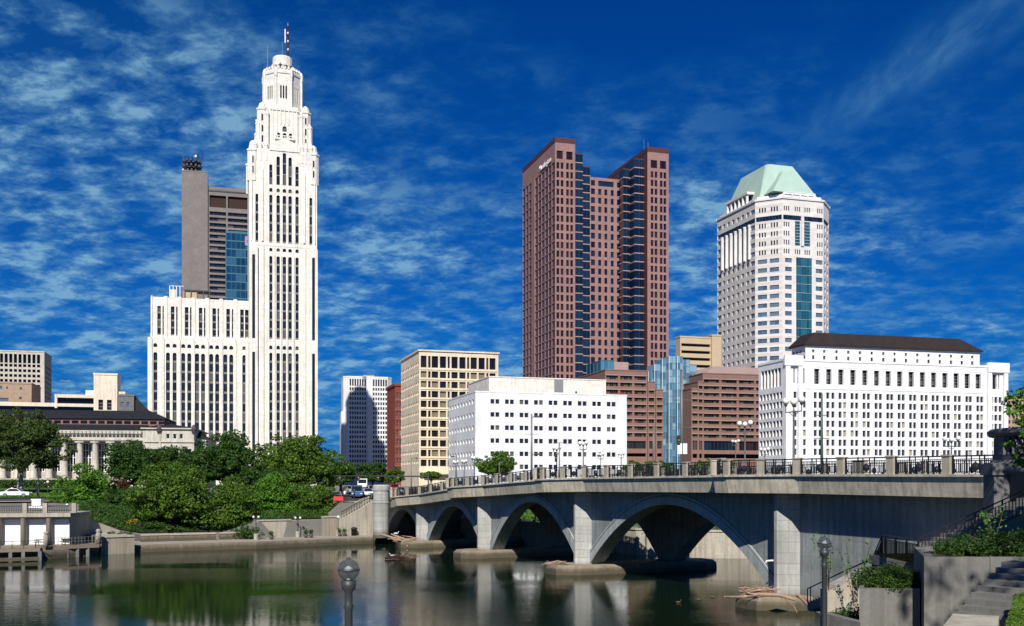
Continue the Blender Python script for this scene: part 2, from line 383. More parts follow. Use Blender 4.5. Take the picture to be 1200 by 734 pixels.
class Bld:
    def __init__(s, name, label, cat, px, D, ang, z0=7.5, group=None):
        s.C = Vector(((px-CX)/F*D, D)); s.a = R(ang); s.ca, s.sa = math.cos(s.a), math.sin(s.a); s.z0 = z0
        s.root = thing(name, label, cat, (s.C.x, s.C.y, z0), s.a, group); s.wins = []; s.mb = MB()
    def lx(s, px, ly=0.):
        k = (px-CX)/F; return (k*(s.C.y+ly*s.ca)-s.C.x+ly*s.sa)/(s.ca-k*s.sa)
    def ly(s, px, lx=0.):
        k = (px-CX)/F; return (s.C.x+lx*s.ca-k*(s.C.y+lx*s.sa))/(s.sa+k*s.ca)
    def dep(s, x, y): return s.C.y+x*s.sa+y*s.ca
    def z(s, py, x=0., y=0.): return CZ+(HY-py)/F*s.dep(x, y)-s.z0
    def wall(s, p, q, z0, z1, ops=(), depth=.35, mat='concrete', rmat=None, style=None, mb=None, arch=False):
        """wall from p to q (outside is to the right of p->q); ops: (s0, s1, z0, z1[, style])"""
        mb = mb or s.mb; rmat = rmat or mat
        P, Q = Vector(p), Vector(q); L = (Q-P).length; d = (Q-P)/L; n = Vector((-d.y, d.x))   # n points inwards
        xs = sorted({0, L} | {round(o[i], 4) for o in ops for i in (0, 1) if 0 < o[i] < L})
        zs = sorted({z0, z1} | {round(o[i], 4) for o in ops for i in (2, 3) if z0 < o[i] < z1})
        W3 = lambda x, y, z: (P.x+d.x*x+n.x*y, P.y+d.y*x+n.y*y, z)
        ix = {x: i for i, x in enumerate(xs)}; iz = {z: i for i, z in enumerate(zs)}
        hole = set()
        for o in ops:
            a, b, c, e = (round(v, 4) for v in o[:4])
            if a not in ix or b not in ix or c not in iz or e not in iz: continue
            for i in range(ix[a], ix[b]):
                for j in range(iz[c], iz[e]): hole.add((i, j))
            mb.add([W3(a, 0, c), W3(a, 0, e), W3(a, depth+.06, e), W3(a, depth+.06, c)], [(0, 1, 2, 3)], rmat)
            mb.add([W3(b, 0, c), W3(b, 0, e), W3(b, depth+.06, e), W3(b, depth+.06, c)], [(3, 2, 1, 0)], rmat)
            mb.add([W3(a, 0, c), W3(b, 0, c), W3(b, depth+.06, c), W3(a, depth+.06, c)], [(3, 2, 1, 0)], rmat)
            mb.add([W3(a, 0, e), W3(b, 0, e), W3(b, depth+.06, e), W3(a, depth+.06, e)], [(0, 1, 2, 3)], rmat)
            if arch:
                w = b-a; cz = e-w/2
                for sg in (0, 1):
                    pts = [(a if sg == 0 else b, e)]
                    for k in range(5):
                        t = math.pi/2*k/4
                        pts.append(((a+b)/2+(-1 if sg == 0 else 1)*w/2*math.sin(t), cz+w/2*math.cos(t)))
                    vs = [W3(x, .01, z) for x, z in pts]
                    mb.add(vs, [(0, k, k+1) if sg else (0, k+1, k) for k in range(1, 5)], mat)
            st = o[4] if len(o) > 4 else style
            if st is not None:
                s.wins.append((P+d*a, math.atan2(d.y, d.x), b-a, c, e-c, st))
        # merge holes-free rows into long quads
        vid = {}
        V, Fc = [], []
        def vi(i, j):
            if (i, j) not in vid: vid[(i, j)] = len(V); V.append(W3(xs[i], 0, zs[j]))
            return vid[(i, j)]
        for j in range(len(zs)-1):
            for i in range(len(xs)-1):
                if (i, j) not in hole: Fc.append((vi(i, j), vi(i+1, j), vi(i+1, j+1), vi(i, j+1)))
        mb.add(V, Fc, mat)
    def cap(s, pts, z, mat='roof_felt', mb=None):
        (mb or s.mb).add([(x, y, z) for x, y in pts], [tuple(range(len(pts)))], mat)
    def coping(s, pts, z, h, out, mat, mb=None, closed=True):
        mb = mb or s.mb; n = len(pts)
        for i in range(n if closed else n-1):
            a, b = Vector(pts[i]), Vector(pts[(i+1) % n]); d = (b-a).normalized(); o = Vector((d.y, -d.x))
            e = d*out*.98
            q = [a+o*out-e, b+o*out+e, b-o*.3+e*0, a-o*.3-e*0]
            dz = .003*(i % 3)
            mb.prism([tuple(v) for v in q], z-dz, z+h+dz, mat)
    def finish(s, wallname='wall', winname='window', maxn=98):
        W_ = s.mb.obj(wallname, s.root)
        res = []
        for (p, ang, w, z, h, st) in s.wins:
            wx = s.C.x+p.x*s.ca-p.y*s.sa; wy = s.C.y+p.x*s.sa+p.y*s.ca
            na = s.a+ang-math.pi/2; view = Vector((-wx, -wy)).normalized()
            cosv = max(.02, view.x*math.cos(na)+view.y*math.sin(na))
            vis = 1 if -60 < (wx/wy*F+CX) < 1260 else .01
            res.append((w*h*cosv/(wx*wx+wy*wy)*vis, p, ang, w, z, h, st))
        res.sort(key=lambda r: -r[0]); cache = {}
        for a, p, ang, w, z, h, st in res[:maxn]:
            key = (round(w, 2), round(h, 2), id(st))
            if key not in cache: cache[key] = winmesh(w, h, st).mesh(st.get('name', winname))
            o = bpy.data.objects.new(st.get('name', winname), cache[key]); COL.objects.link(o); o.parent = s.root
            o.location = (p.x, p.y, z); o.rotation_euler = (0, 0, ang)
            if st.get('label'): o['label'] = st['label']
        rest = res[maxn:]
        if rest:
            mb = MB()
            for a, p, ang, w, z, h, st in rest:
                winmesh(w, h, st, Matrix.Translation((p.x, p.y, z)) @ Matrix.Rotation(ang, 4, 'Z'), mb)
            o = mb.obj(winname, s.root); o['kind'] = 'stuff'
        return s.root
def grid(cols, rows, style=None):
    return [(a, b, c, d) + ((style,) if style else ()) for a, b in cols for c, d in rows]
# ---------------------------------------------------------------- river, banks and ground
def lerp_tab(tab, x):
    if x <= tab[0][0]: return tab[0][1]
    for (a, b), (c, d) in zip(tab, tab[1:]):
        if x <= c: return b+(d-b)*(x-a)/(c-a)
    return tab[-1][1]
WATER_EDGE = [(-1600, 78), (-900, 95), (-200, 112), (0, 119), (88, 125), (118, 127), (157, 130), (165, 131), (260, 136), (300, 138), (437, 150), (480, 158), (540, 160), (640, 143), (745, 126), (830, 121), (950, 119), (1150, 122), (1500, 122), (2600, 120)]
PROM = [(-1600, 9), (157, 9), (260, 9), (437, 9), (480, 6), (540, 3), (640, 1.5), (2600, 1.5)]        # width of the walk above the water
L0Z = [(-1600, 4.9), (88, 4.9), (100, 3.4), (158, 1.9), (165, 1.75), (298, 1.75), (300, 3.2), (385, 3.3), (398, 5.8), (480, 5.9), (540, 3.1), (2600, 3.1)]
PXS = [-1600, -1200, -900, -600, -400, -200, -60, 0, 45, 87, 89, 104, 117, 118, 140, 157, 158, 165, 200, 230, 260, 300, 330, 360, 384, 398, 412, 425, 437, 460, 480, 510, 540, 590, 640, 690, 745, 790, 830, 890, 950, 1050, 1150, 1300, 1500, 1900, 2600]
def edge(px): return lerp_tab(WATER_EDGE, px)
def gz(px, D):
    """ground height of the city side"""
    d = D-edge(px)-lerp_tab(PROM, px); z0 = lerp_tab(L0Z, px)
    if d < 0: return .9
    z1 = 5.6
    if d < 14: return z0+(z1-z0)*d/14
    if d < 70: return z1+(7.55-z1)*(d-14)/56
    return 7.55
def ground():
    m = MB(); lv = [-.02, 0, 5, 14, 30, 50, 70, 140, 400, 1500, 7000]
    V = []; n = len(PXS)
    for d in lv:
        for px in PXS:
            D = edge(px)+lerp_tab(PROM, px)+d
            V.append(at(px, D, -1 if d < 0 else gz(px, D+.001)))
    F_ = [(i*n+j, i*n+j+1, (i+1)*n+j+1, (i+1)*n+j) for i in range(len(lv)-1) for j in range(n-1)]
    m.add(V, F_, 'ground_mix'); struct(m.obj('ground'))
    # lawn before the old courthouse, beds under the trees, street
    def patch(name, px0, px1, d0, d1, mat, dz, k=10, kd=6):
        q = MB(); V = []
        for i in range(kd+1):
            for j in range(k+1):
                px = px0+(px1-px0)*j/k; D = edge(px)+lerp_tab(PROM, px)+d0+(d1-d0)*i/kd
                V.append(at(px, D, gz(px, D)+dz))
        q.add(V, [(i*(k+1)+j, i*(k+1)+j+1, (i+1)*(k+1)+j+1, (i+1)*(k+1)+j) for i in range(kd) for j in range(k)], mat)
        return struct(q.obj(name))
    patch('lawn', -300, 240, 34, 88, 'grass', .2)
    patch('street', -300, 395, 24, 33, 'asphalt', .12, 16, 3)
    patch('pavement', -300, 395, 21.5, 23.9, 'paving', .24, 16, 2)
    patch('planting_bed', 92, 384, .5, 20, 'soil', .2, 20, 6)
    patch('street', 398, 520, 10, 120, 'asphalt', .03, 10, 12)
    patch('street', 520, 1700, 22, 36, 'asphalt', .03, 16, 3)
    patch('grass_bank', 560, 1700, .5, 16, 'grass', .03, 16, 3)
    # water and river bed in one wide sheet each
    w = MB(); w.quad((-2500, -60, 0), (2500, -60, 0), (2500, 200, 0), (-2500, 200, 0), 'river_water'); struct(w.obj('river_water'))
    w = MB(); w.quad((-2500, -60, -3), (2500, -60, -3), (2500, 210, -3), (-2500, 210, -3), 'soil'); struct(w.obj('river_bed'))
    # quay edge and riverside walk
    w = MB(); q = MB()
    for a, b in zip(PXS, PXS[1:]):
        if a < 118 or b > 540: continue
        p0, p1 = at(a, edge(a), -1), at(b, edge(b), -1); p2, p3 = at(b, edge(b), .9), at(a, edge(a), .9)
        q.quad(p0, p1, p2, p3, 'quay_stone')
        i0, i1 = at(a, edge(a)+1.1, .9), at(b, edge(b)+1.1, .9)
        q.quad(p3, p2, i1, i0, 'quay_stone')
        w.quad(i0+Vector((0, 0, .004)), i1+Vector((0, 0, .004)), at(b, edge(b)+lerp_tab(PROM, b)+.02, .904), at(a, edge(a)+lerp_tab(PROM, a)+.02, .904), 'paving')
    struct(w.obj('riverside_path'))
    tag(q.obj('quay_edge'), 'low tan stone quay edge running along the far waterline', 'quay')
ground()

def segwall(name, label, pts, z0, z1, th, mat, cap=None, cat='wall', group=None):
    """retaining wall along world xy points; z1 may be a list"""
    r = thing(name, label, cat, (pts[0][0], pts[0][1], z0), 0, group); m = MB()
    o = Vector((pts[0][0], pts[0][1])); n = len(pts)
    tops = z1 if isinstance(z1, list) else [z1]*n
    for i in range(n-1):
        a, b = Vector(pts[i][:2])-o, Vector(pts[i+1][:2])-o; d = (b-a).normalized(); k = Vector((-d.y, d.x))*th
        ta, tb = tops[i]-z0, tops[i+1]-z0
        m.add([(*a, 0), (*b, 0), (*(b+k), 0), (*(a+k), 0), (*a, ta), (*b, tb), (*(b+k), tb), (*(a+k), ta)],
              [(0, 3, 2, 1), (4, 5, 6, 7), (0, 1, 5, 4), (1, 2, 6, 5), (2, 3, 7, 6), (3, 0, 4, 7)], mat)
    m.obj('wall', r)
    if cap:
        m = MB()
        for i in range(n-1):
            a, b = Vector(pts[i][:2])-o, Vector(pts[i+1][:2])-o; d = (b-a).normalized(); k = Vector((-d.y, d.x))
            a2, b2 = a-k*.12, b-k*.12; a3, b3 = a+k*(th+.12), b+k*(th+.12); ta, tb = tops[i]-z0, tops[i+1]-z0
            m.add([(*a2, ta), (*b2, tb), (*b3, tb), (*a3, ta), (*a2, ta+.2), (*b2, tb+.2), (*b3, tb+.2), (*a3, ta+.2)],
                  [(0, 3, 2, 1), (4, 5, 6, 7), (0, 1, 5, 4), (1, 2, 6, 5), (2, 3, 7, 6), (3, 0, 4, 7)], cap)
        m.obj('coping', r)
    return r
def P2(px, D): v = at(px, D, 0); return (v.x, v.y)
def banks():
    pe = lambda px, o=0: P2(px, edge(px)+lerp_tab(PROM, px)+o)
    segwall('quay_wall', 'ribbed tan concrete quay wall beside the wooden dock', [P2(118, 126.5), P2(140, 128), P2(157.5, 129.2)], -1, 2.1, 8, 'ribbed_concrete', 'pale_concrete')
    segwall('retaining_wall', 'tan retaining wall sloping down from the white boathouse', [P2(88.5, 132.5), P2(104, 133.), P2(142, 136.5)], .5, [5.1, 4.2, 2.5], .6, 'pale_concrete', None)
    segwall('retaining_wall', 'low riverside wall under the leftmost big leafy tree', [pe(165, -2), pe(200, -2), pe(253, -2)], .9, 1.75, .5, 'quay_stone', 'pale_concrete')
    segwall('retaining_wall', 'low riverside wall just right of the leftmost big leafy tree', [pe(258, -1.5), pe(297, -1)], .9, 1.75, .5, 'quay_stone', 'pale_concrete')
    segwall('retaining_wall', 'tall pale riverside wall below the bright green tree', [pe(302), pe(341)], .9, 3.35, .5, 'pale_concrete', 'pale_concrete')
    segwall('retaining_wall', 'brown stained riverside wall section between two pale ones', [pe(341.4, .6), pe(378, .6)], .9, 3.2, .5, 'ribbed_concrete', 'pale_concrete')
    segwall('retaining_wall', 'pale block of riverside wall left of the stairway', [pe(378.4, -1.2), pe(398, -1.2)], .9, 3.7, .5, 'ribbed_concrete', 'pale_concrete')
    segwall('retaining_wall', 'long tall concrete river wall seen through the bridge arches', [pe(540, -1.4), pe(590, -1.4), pe(640, -1.4), pe(690, -1.4), pe(745, -1.4), pe(790, -1.4), pe(830, -1.4), pe(890, -1.4), pe(950, -1.4), pe(1150, -1.4), pe(1500, -1.4)], -1, 3.1, 1., 'pale_concrete', 'pale_concrete')
    # wall with stairway beside the round pier
    segwall('stair_wall', 'sloping concrete stairway wall left of the round bridge pier', [pe(398.3, -2), pe(408, -2), pe(425, -2), pe(439, -2)], .9, [3.5, 3.9, 5.1, 6.3], .5, 'pale_concrete', None)
    segwall('stair_wall', 'upper concrete stairway wall climbing to the street', [pe(398, 1.), pe(412, 1.), pe(428, 1.), pe(439, 1.)], .9, [4.2, 5.3, 6.3, 6.8], .5, 'pale_concrete', 'pale_concrete')
    r = thing('stairway', 'concrete steps climbing from the riverwalk to the street by the round pier', 'stairway', (*pe(399, -1.2), .9)); m = MB()
    a, b = Vector(pe(399, -1.4))-Vector(pe(399, -1.2)), Vector(pe(438, -1.4))-Vector(pe(399, -1.2)); d = (b-a); L = d.length; d /= L; k = Vector((-d.y, d.x))
    n = 26
    for i in range(n):
        p, q = a+d*L*i/n, a+d*L*(i+1)/n; zt = 2.5+2.9*(i+1)/n
        m.prism([tuple(p), tuple(q), tuple(q+k*1.9), tuple(p+k*1.9)], 0, zt-.9+.9, 'pale_concrete')
    m.obj('steps', r)
    m = MB(); q0 = a-k*.25
    m.tube([(*(q0), 3.6), (*(q0+d*L*.2), 4.1), (*(q0+d*L*.62), 5.4), (*(q0+d*L), 6.5)], .05, 'black_iron', 5)
    for i in range(14):
        t = i/13; p = q0+d*L*t; m.tube([(*p, 2.6+2.8*t), (*p, 3.6+2.9*t)], .035, 'black_iron', 4)
    m.obj('handrail', r)
    segwall('retaining_wall', 'concrete bank wall under the last bridge arch, right of the round pier', [pe(456, -1), pe(470, -1.), pe(482, -1.)], -.5, [6.0, 4.6, 2.2], 1.2, 'pale_concrete', None)
banks()

# ---------------------------------------------------------------- bridge
BP = Vector((20.2, 74.5)); BU = Vector((.4285, -.9035)); BN = Vector((.9035, .4285)); BW = 11.
def bw(s, w, z): p = BP+BU*s+BN*w; return (p.x, p.y, z)
ZF = [(-110, 5.7), (-95, 6.1), (-84, 6.6), (-76, 7.1), (-56.5, 8.45), (-37.6, 9.2), (-29, 9.38), (-6, 9.5), (2.7, 9.52), (17.6, 9.42), (40, 9.4)]
def zf(s): return lerp_tab(ZF, s)
FD = 1.32
ARCH = [(-15.5, 13.9, 7.05, .6), (-42, 10.8, 6.8, .6), (-64.6, 9.5, 5.85, .6), (-84.5, 8.4, 4.95, .6)]   # centre, half span, crown, spring
def zarch(s):
    for c, h, zc, z0 in ARCH:
        if abs(s-c) < h: return zc-(zc-z0)*((s-c)/h)**2
    return -1.5
def plan():
    """near edge of the deck, with a lookout over each pier"""
    P = [(20, -1.9)]
    for c in (0, -30, -54, -75.4): P += [(c+2.9, -1.9), (c-3.0, -3.4), (c-4.6, -3.4), (c-6.2, -1.9)]
    P += [(-96, -1.9), (-110, -1.9)]
    return P
def bridge():
    r = thing('bridge', 'grey concrete bridge with four parabolic arches and iron railings over the river', 'bridge', (BP.x, BP.y, 0), math.atan2(BU.y, BU.x))
    # local: x = s, y = w (BN is 90 degrees left of BU)
    TH = 1.5
    ss = set([20., -96.])
    for c, h, zc, z0 in ARCH:
        for i in range(57): ss.add(round(c+h*math.sin(math.pi/2*(i-28)/28)*.99999, 3))
        ss.add(round(c-h-.002, 3)); ss.add(round(c+h+.002, 3))
    for i in range(-96, 21, 4): ss.add(float(i))
    ss = sorted(ss)
    for w0, w1 in ((0, TH), (BW-TH, BW)):
        m = MB()
        for a, b in zip(ss, ss[1:]):
            za, zb = zarch(a+1e-4), zarch(b-1e-4); ta, tb = zf(a)-FD+.05, zf(b)-FD+.05
            m.quad((a, w0, za), (b, w0, zb), (b, w0, tb), (a, w0, ta), 'bridge_concrete')
            m.quad((b, w1, zb), (a, w1, za), (a, w1, ta), (b, w1, tb), 'bridge_concrete')
            if za > -1.4 and zb > -1.4: m.quad((a, w0, za), (a, w1, za), (b, w1, zb), (b, w0, zb), 'bridge_concrete')
        for c, h, zc, z0 in ARCH:
            for s_ in (c-h-.001, c+h+.001): m.quad((s_, w0, -1.5), (s_, w1, -1.5), (s_, w1, z0), (s_, w0, z0), 'bridge_concrete')
        m.obj('arch_wall', r)
    m = MB(); s3 = list(range(-96, 21, 4))
    for a, b in zip(s3, s3[1:]):
        m.quad((a, TH-.01, zf(a)-FD), (a, BW-TH+.01, zf(a)-FD), (b, BW-TH+.01, zf(b)-FD), (b, TH-.01, zf(b)-FD), 'shaded_soffit')
    m.obj('deck_underside', r)
    for c, h, zc, z0 in ARCH:                              # raised arch ring
        for w0, w1 in ((-.14, 0.), (BW, BW+.14)):
            o = MB()
            pts = []
            for i in range(49):
                t = -1+2*i/48; s_ = c+h*t; z = zc-(zc-z0)*t*t; dz = -2*(zc-z0)*t/h; nn = Vector((-dz, 1)).normalized()
                pts.append((Vector((s_, z)), nn))
            for (p, n), (q, k) in zip(pts, pts[1:]):
                for f0, f1, pr in ((0, .72, 0), (.80, .98, 0)):
                    vs = [(*(p+n*f0,)[0],), ]
                    A, B, C_, D_ = p+n*f0, q+k*f0, q+k*f1, p+n*f1
                    o.add([(A.x, w0, A.y), (B.x, w0, B.y), (C_.x, w0, C_.y), (D_.x, w0, D_.y), (A.x, w1, A.y), (B.x, w1, B.y), (C_.x, w1, C_.y), (D_.x, w1, D_.y)],
                          [(0, 1, 2, 3), (7, 6, 5, 4), (0, 4, 5, 1), (3, 2, 6, 7)], 'ring_concrete')
            o.obj('arch_ring', r)
    for i, c in enumerate((0, -30, -54, -75.4)):           # pointed piers on footings
        zt = zf(c)-FD-.02
        for sgn, w0 in ((-1, 0), (1, BW)):
            o = MB()
            pts = [(c-1.1, w0), (c-.15, w0+sgn*1.3), (c+.15, w0+sgn*1.3), (c+1.1, w0)]
            if sgn > 0: pts = pts[::-1]
            o.prism(pts, .5, zt, 'pillar_stone')
            o.obj('pier', r)
        o = MB(); k = 1.15 if i == 0 else 1
        out = lambda e: [(c-2.0*k-e, -1.8), (c-1.0-e*.5, -3.6-e), (c+1.0+e*.5, -3.6-e), (c+2.0*k+e, -1.8), (c+2.0*k+e, BW+1.8), (c+1.0+e*.5, BW+3.6+e), (c-1.0-e*.5, BW+3.6+e), (c-2.0*k-e, BW+1.8)]
        o.prism(out(.45), -1.5, .62, 'footing_concrete', top=out(.35)); o.prism(out(.35), .622, .92, 'footing_concrete', top=out(0))
        o.obj('footing', r)
    # deck slab, fascia, ledge
    P = plan(); far = [(s, BW-w) for s, w in P]
    d = MB(); fas = (MB(), MB())
    def sub(P):
        out = []
        for (a, w), (b, v) in zip(P, P[1:]):
            n = max(1, int(abs(b-a)/4)); out += [(a+(b-a)*i/n, w+(v-w)*i/n) for i in range(n)]
        return out+[P[-1]]
    Q = sub(P)
    for (a, w), (b, v) in zip(Q, Q[1:]):
        za, zb = zf(a), zf(b)
        for sg in (0, 1):
            f = (lambda y: y) if sg == 0 else (lambda y: BW-y)
            fa = fas[sg]
            def qd(p1, p2, p3, p4, mt):
                L_ = [p1, p2, p3, p4]
                fa.add([(x, f(y), z) for x, y, z in (L_ if sg == 0 else L_[::-1])], [(3, 2, 1, 0)], mt)
            qd((a, w, za-.12), (b, v, zb-.12), (b, v+.22, zb-FD), (a, w+.22, za-FD), 'concrete')
            qd((a, w+.22, za-FD), (b, v+.22, zb-FD), (b, .3, zb-FD), (a, .3, za-FD), 'concrete')
            qd((a, w-.14, za+.02), (b, v-.14, zb+.02), (b, v-.14, zb-.13), (a, w-.14, za-.13), 'concrete')
            qd((a, w-.14, za-.13), (b, v-.14, zb-.13), (b, v+.05, zb-.13), (a, w+.05, za-.13), 'concrete')
            qd((a, w+.4, za+.02), (b, v+.4, zb+.02), (b, v-.14, zb+.02), (a, w-.14, za+.02), 'concrete')
        d.quad((a, w+.1, za), (b, v+.1, zb), (b, BW-v-.1, zb), (a, BW-w-.1, za), 'asphalt')
    fas[0].obj('fascia', r); fas[1].obj('fascia', r); d.obj('road_deck', r)
    # railing: concrete posts and iron panels
    def post_mesh(w, h):
        o = MB(); o.box(-w/2, w/2, -.2, .2, 0, h, 'pale_concrete'); o.box(-w/2+.08, w/2-.08, -.22, -.2, .15, h-.2, 'concrete'); o.box(-w/2-.04, w/2+.04, -.25, .25, h, h+.1, 'pale_concrete'); return o.mesh('railing_post')
    pm, pw = post_mesh(.55, 1.04), post_mesh(1.4, 1.22)
    cache = {}
    def panel_mesh(L, fancy):
        k = (round(L, 1), fancy)
        if k in cache: return cache[k]
        o = MB(); L = k[0]; mt = 'black_iron'
        o.box(0, L, -.03, .03, 1.0, 1.08, mt); o.box(0, L, -.025, .025, .84, .88, mt); o.box(0, L, -.025, .025, .1, .15, mt)
        n = max(2, int(L/.14))
        for i in range(1, n):
            x = L*i/n
            if fancy and abs(x-L/2) < .3: continue
            o.box(x-.02, x+.02, -.015, .015, .15, .84, mt)
        if fancy:
            for x in (.02, L*.3, L*.7-.06, L-.08): o.box(x, x+.06, -.035, .035, .03, 1.1, mt)
            for x in (L/2-.3, L/2+.26): o.box(x, x+.04, -.03, .03, .03, 1.05, mt)
            o.lathe((L/2, 0, .42), [(.02, -.28), (.17, -.16), (.2, .0), (.17, .16), (.02, .28)], mt, 8)
            for x in (.0, L-.25):
                o.box(x, x+.25, -.02, .02, .15, .3, mt)
        else:
            for x in (.02, L/2-.03, L-.08): o.box(x, x+.06, -.035, .035, .03, 1.1, mt)
        cache[k] = o.mesh('railing_panel'); return cache[k]
    def put(me, s, w, z, ang, pitch=0, name='x'):
        o = bpy.data.objects.new(name, me); COL.objects.link(o); o.parent = r; o.location = (s, w, z); o.rotation_euler = (0, pitch, ang)
    rest = MB(); cnt = [0]
    for side in (0, 1):
        PL = [(s, (w+.12) if side == 0 else BW-w-.12) for s, w in P if s >= -96]
        for (a, w), (b, v) in zip(PL, PL[1:]):
            L = math.hypot(b-a, v-w)
            if L < .5: continue
            n = max(1, round(L/3.85)); ang = math.atan2(v-w, b-a)
            for i in range(n):
                s0, w0 = a+(b-a)*i/n, w+(v-w)*i/n; s1, w1 = a+(b-a)*(i+1)/n, w+(v-w)*(i+1)/n
                big = i == 0 and L > 8
                if side == 0 or s0 > -60 or i % 1 == 0: put(pw if big else pm, s0, w0, zf(s0)+.02, ang, 0, 'railing_post')
                l = L/n; hp = .75 if big else .28
                pl = l-.28-hp
                if pl > .3:
                    z0, z1 = zf(s0), zf(s1); pitch = -math.atan2(z1-z0, l)
                    u = Vector((s1-s0, w1-w0)).normalized()
                    put(panel_mesh(pl, True), s0+u.x*hp, w0+u.y*hp, z0+(z1-z0)*hp/l+.02, ang, pitch, 'railing_panel')
    return r
BR = bridge()
def bridge_round_pier():
    r = thing('round_pier', 'tall round pale stone pier at the far end of the bridge', 'pier', (*P2(446.5, 149), .9)); o = MB()
    o.lathe((0, 0, 0), [(1.18, 0), (1.18, .5), (1.12, .55), (1.12, 4.9), (1.18, 5.0), (1.18, 5.2), (1.12, 5.3), (1.12, 6.7), (1.22, 6.9), (1.22, 7.5), (1.05, 7.7)], 'pillar_stone', 28)
    o.obj('shaft', r, False)
    r = thing('abutment_drum', 'second round stone drum behind the handrail at the bridge end', 'pier', (*P2(452, 158), .9)) if False else None
bridge_round_pier()

def rotunda():
    c = Vector((24.9, 45.2)); z0 = 2.5
    r = thing('lookout_tower', 'dark round stone lookout with balustrade at the near end of the bridge', 'lookout tower', (c.x, c.y, z0)); m = MB(); st = 'stone_dark'
    q = lambda z: z-z0
    m.lathe((0, 0, 0), [(3.5, 0), (3.5, q(9.3)), (3.72, q(9.38)), (3.78, q(9.62)), (3.6, q(9.8)), (3.45, q(9.9)), (3.45, q(9.96))], st, 64)
    m.obj('drum', r, True)
    m = MB(); m.lathe((0, 0, 0), [(3.35, q(9.97)), (3.35, q(10.2)), (3.0, q(10.2)), (3.0, q(9.97))], st, 64); m.obj('plinth', r, False)
    m = MB(); m.lathe((0, 0, 0), [(3.3, q(11.0)), (3.5, q(11.04)), (3.58, q(11.14)), (3.58, q(11.26)), (3.45, q(11.36)), (2.85, q(11.36)), (2.8, q(11.0))], st, 64); m.obj('rim', r, False)
    bm = MB(); bm.lathe((0, 0, 0), [(.10, 0), (.11, .08), (.07, .14), (.12, .34), (.10, .48), (.055, .66), (.09, .74), (.10, .8)], st, 10); me = bm.mesh('baluster', True)
    for i in range(56):
        a = 2*math.pi*i/56
        if i % 7 == 0:
            o = MB(); X_ = Matrix.Rotation(a, 4, 'Z'); o.X = X_; o.box(2.95, 3.38, -.34, .34, q(10.2), q(11.0), st); o.obj('pedestal', r); continue
        o = bpy.data.objects.new('baluster', me); COL.objects.link(o); o.parent = r; o.location = (3.17*math.cos(a), 3.17*math.sin(a), q(10.2))
    m = MB(); m.box(-4.05, -3.2, -.9, .1, 0, q(9.3), st); m.box(-4.15, -3.2, -1.0, .2, q(9.3), q(9.8), st); m.obj('pilaster', r)
rotunda()
def abutment():
    # river wall under the near end of the bridge
    segwall('abutment', 'shadowed grey concrete abutment below the near end of the bridge', [bw(20, -.2, 0)[:2], bw(33, -.2, 0)[:2]], -1, 8., 4, 'bridge_concrete')
abutment()
# ---------------------------------------------------------------- city buildings
def rows(b, y0, dy, n, h, x=0., y=0.):
    """n rows of windows, first centred at photo row y0, spacing dy, height h (measured at plan point x, y)"""
    return [(b.z(y0+i*dy+h/2, x, y), b.z(y0+i*dy-h/2, x, y)) for i in range(n)]
def colsx(b, cs, w, y=0.):
    return [(b.lx(c-w/2, y), b.lx(c+w/2, y)) for c in cs]
def rowat(b, y1, y2, x=0., y=0.): return (b.z(y2, x, y), b.z(y1, x, y))

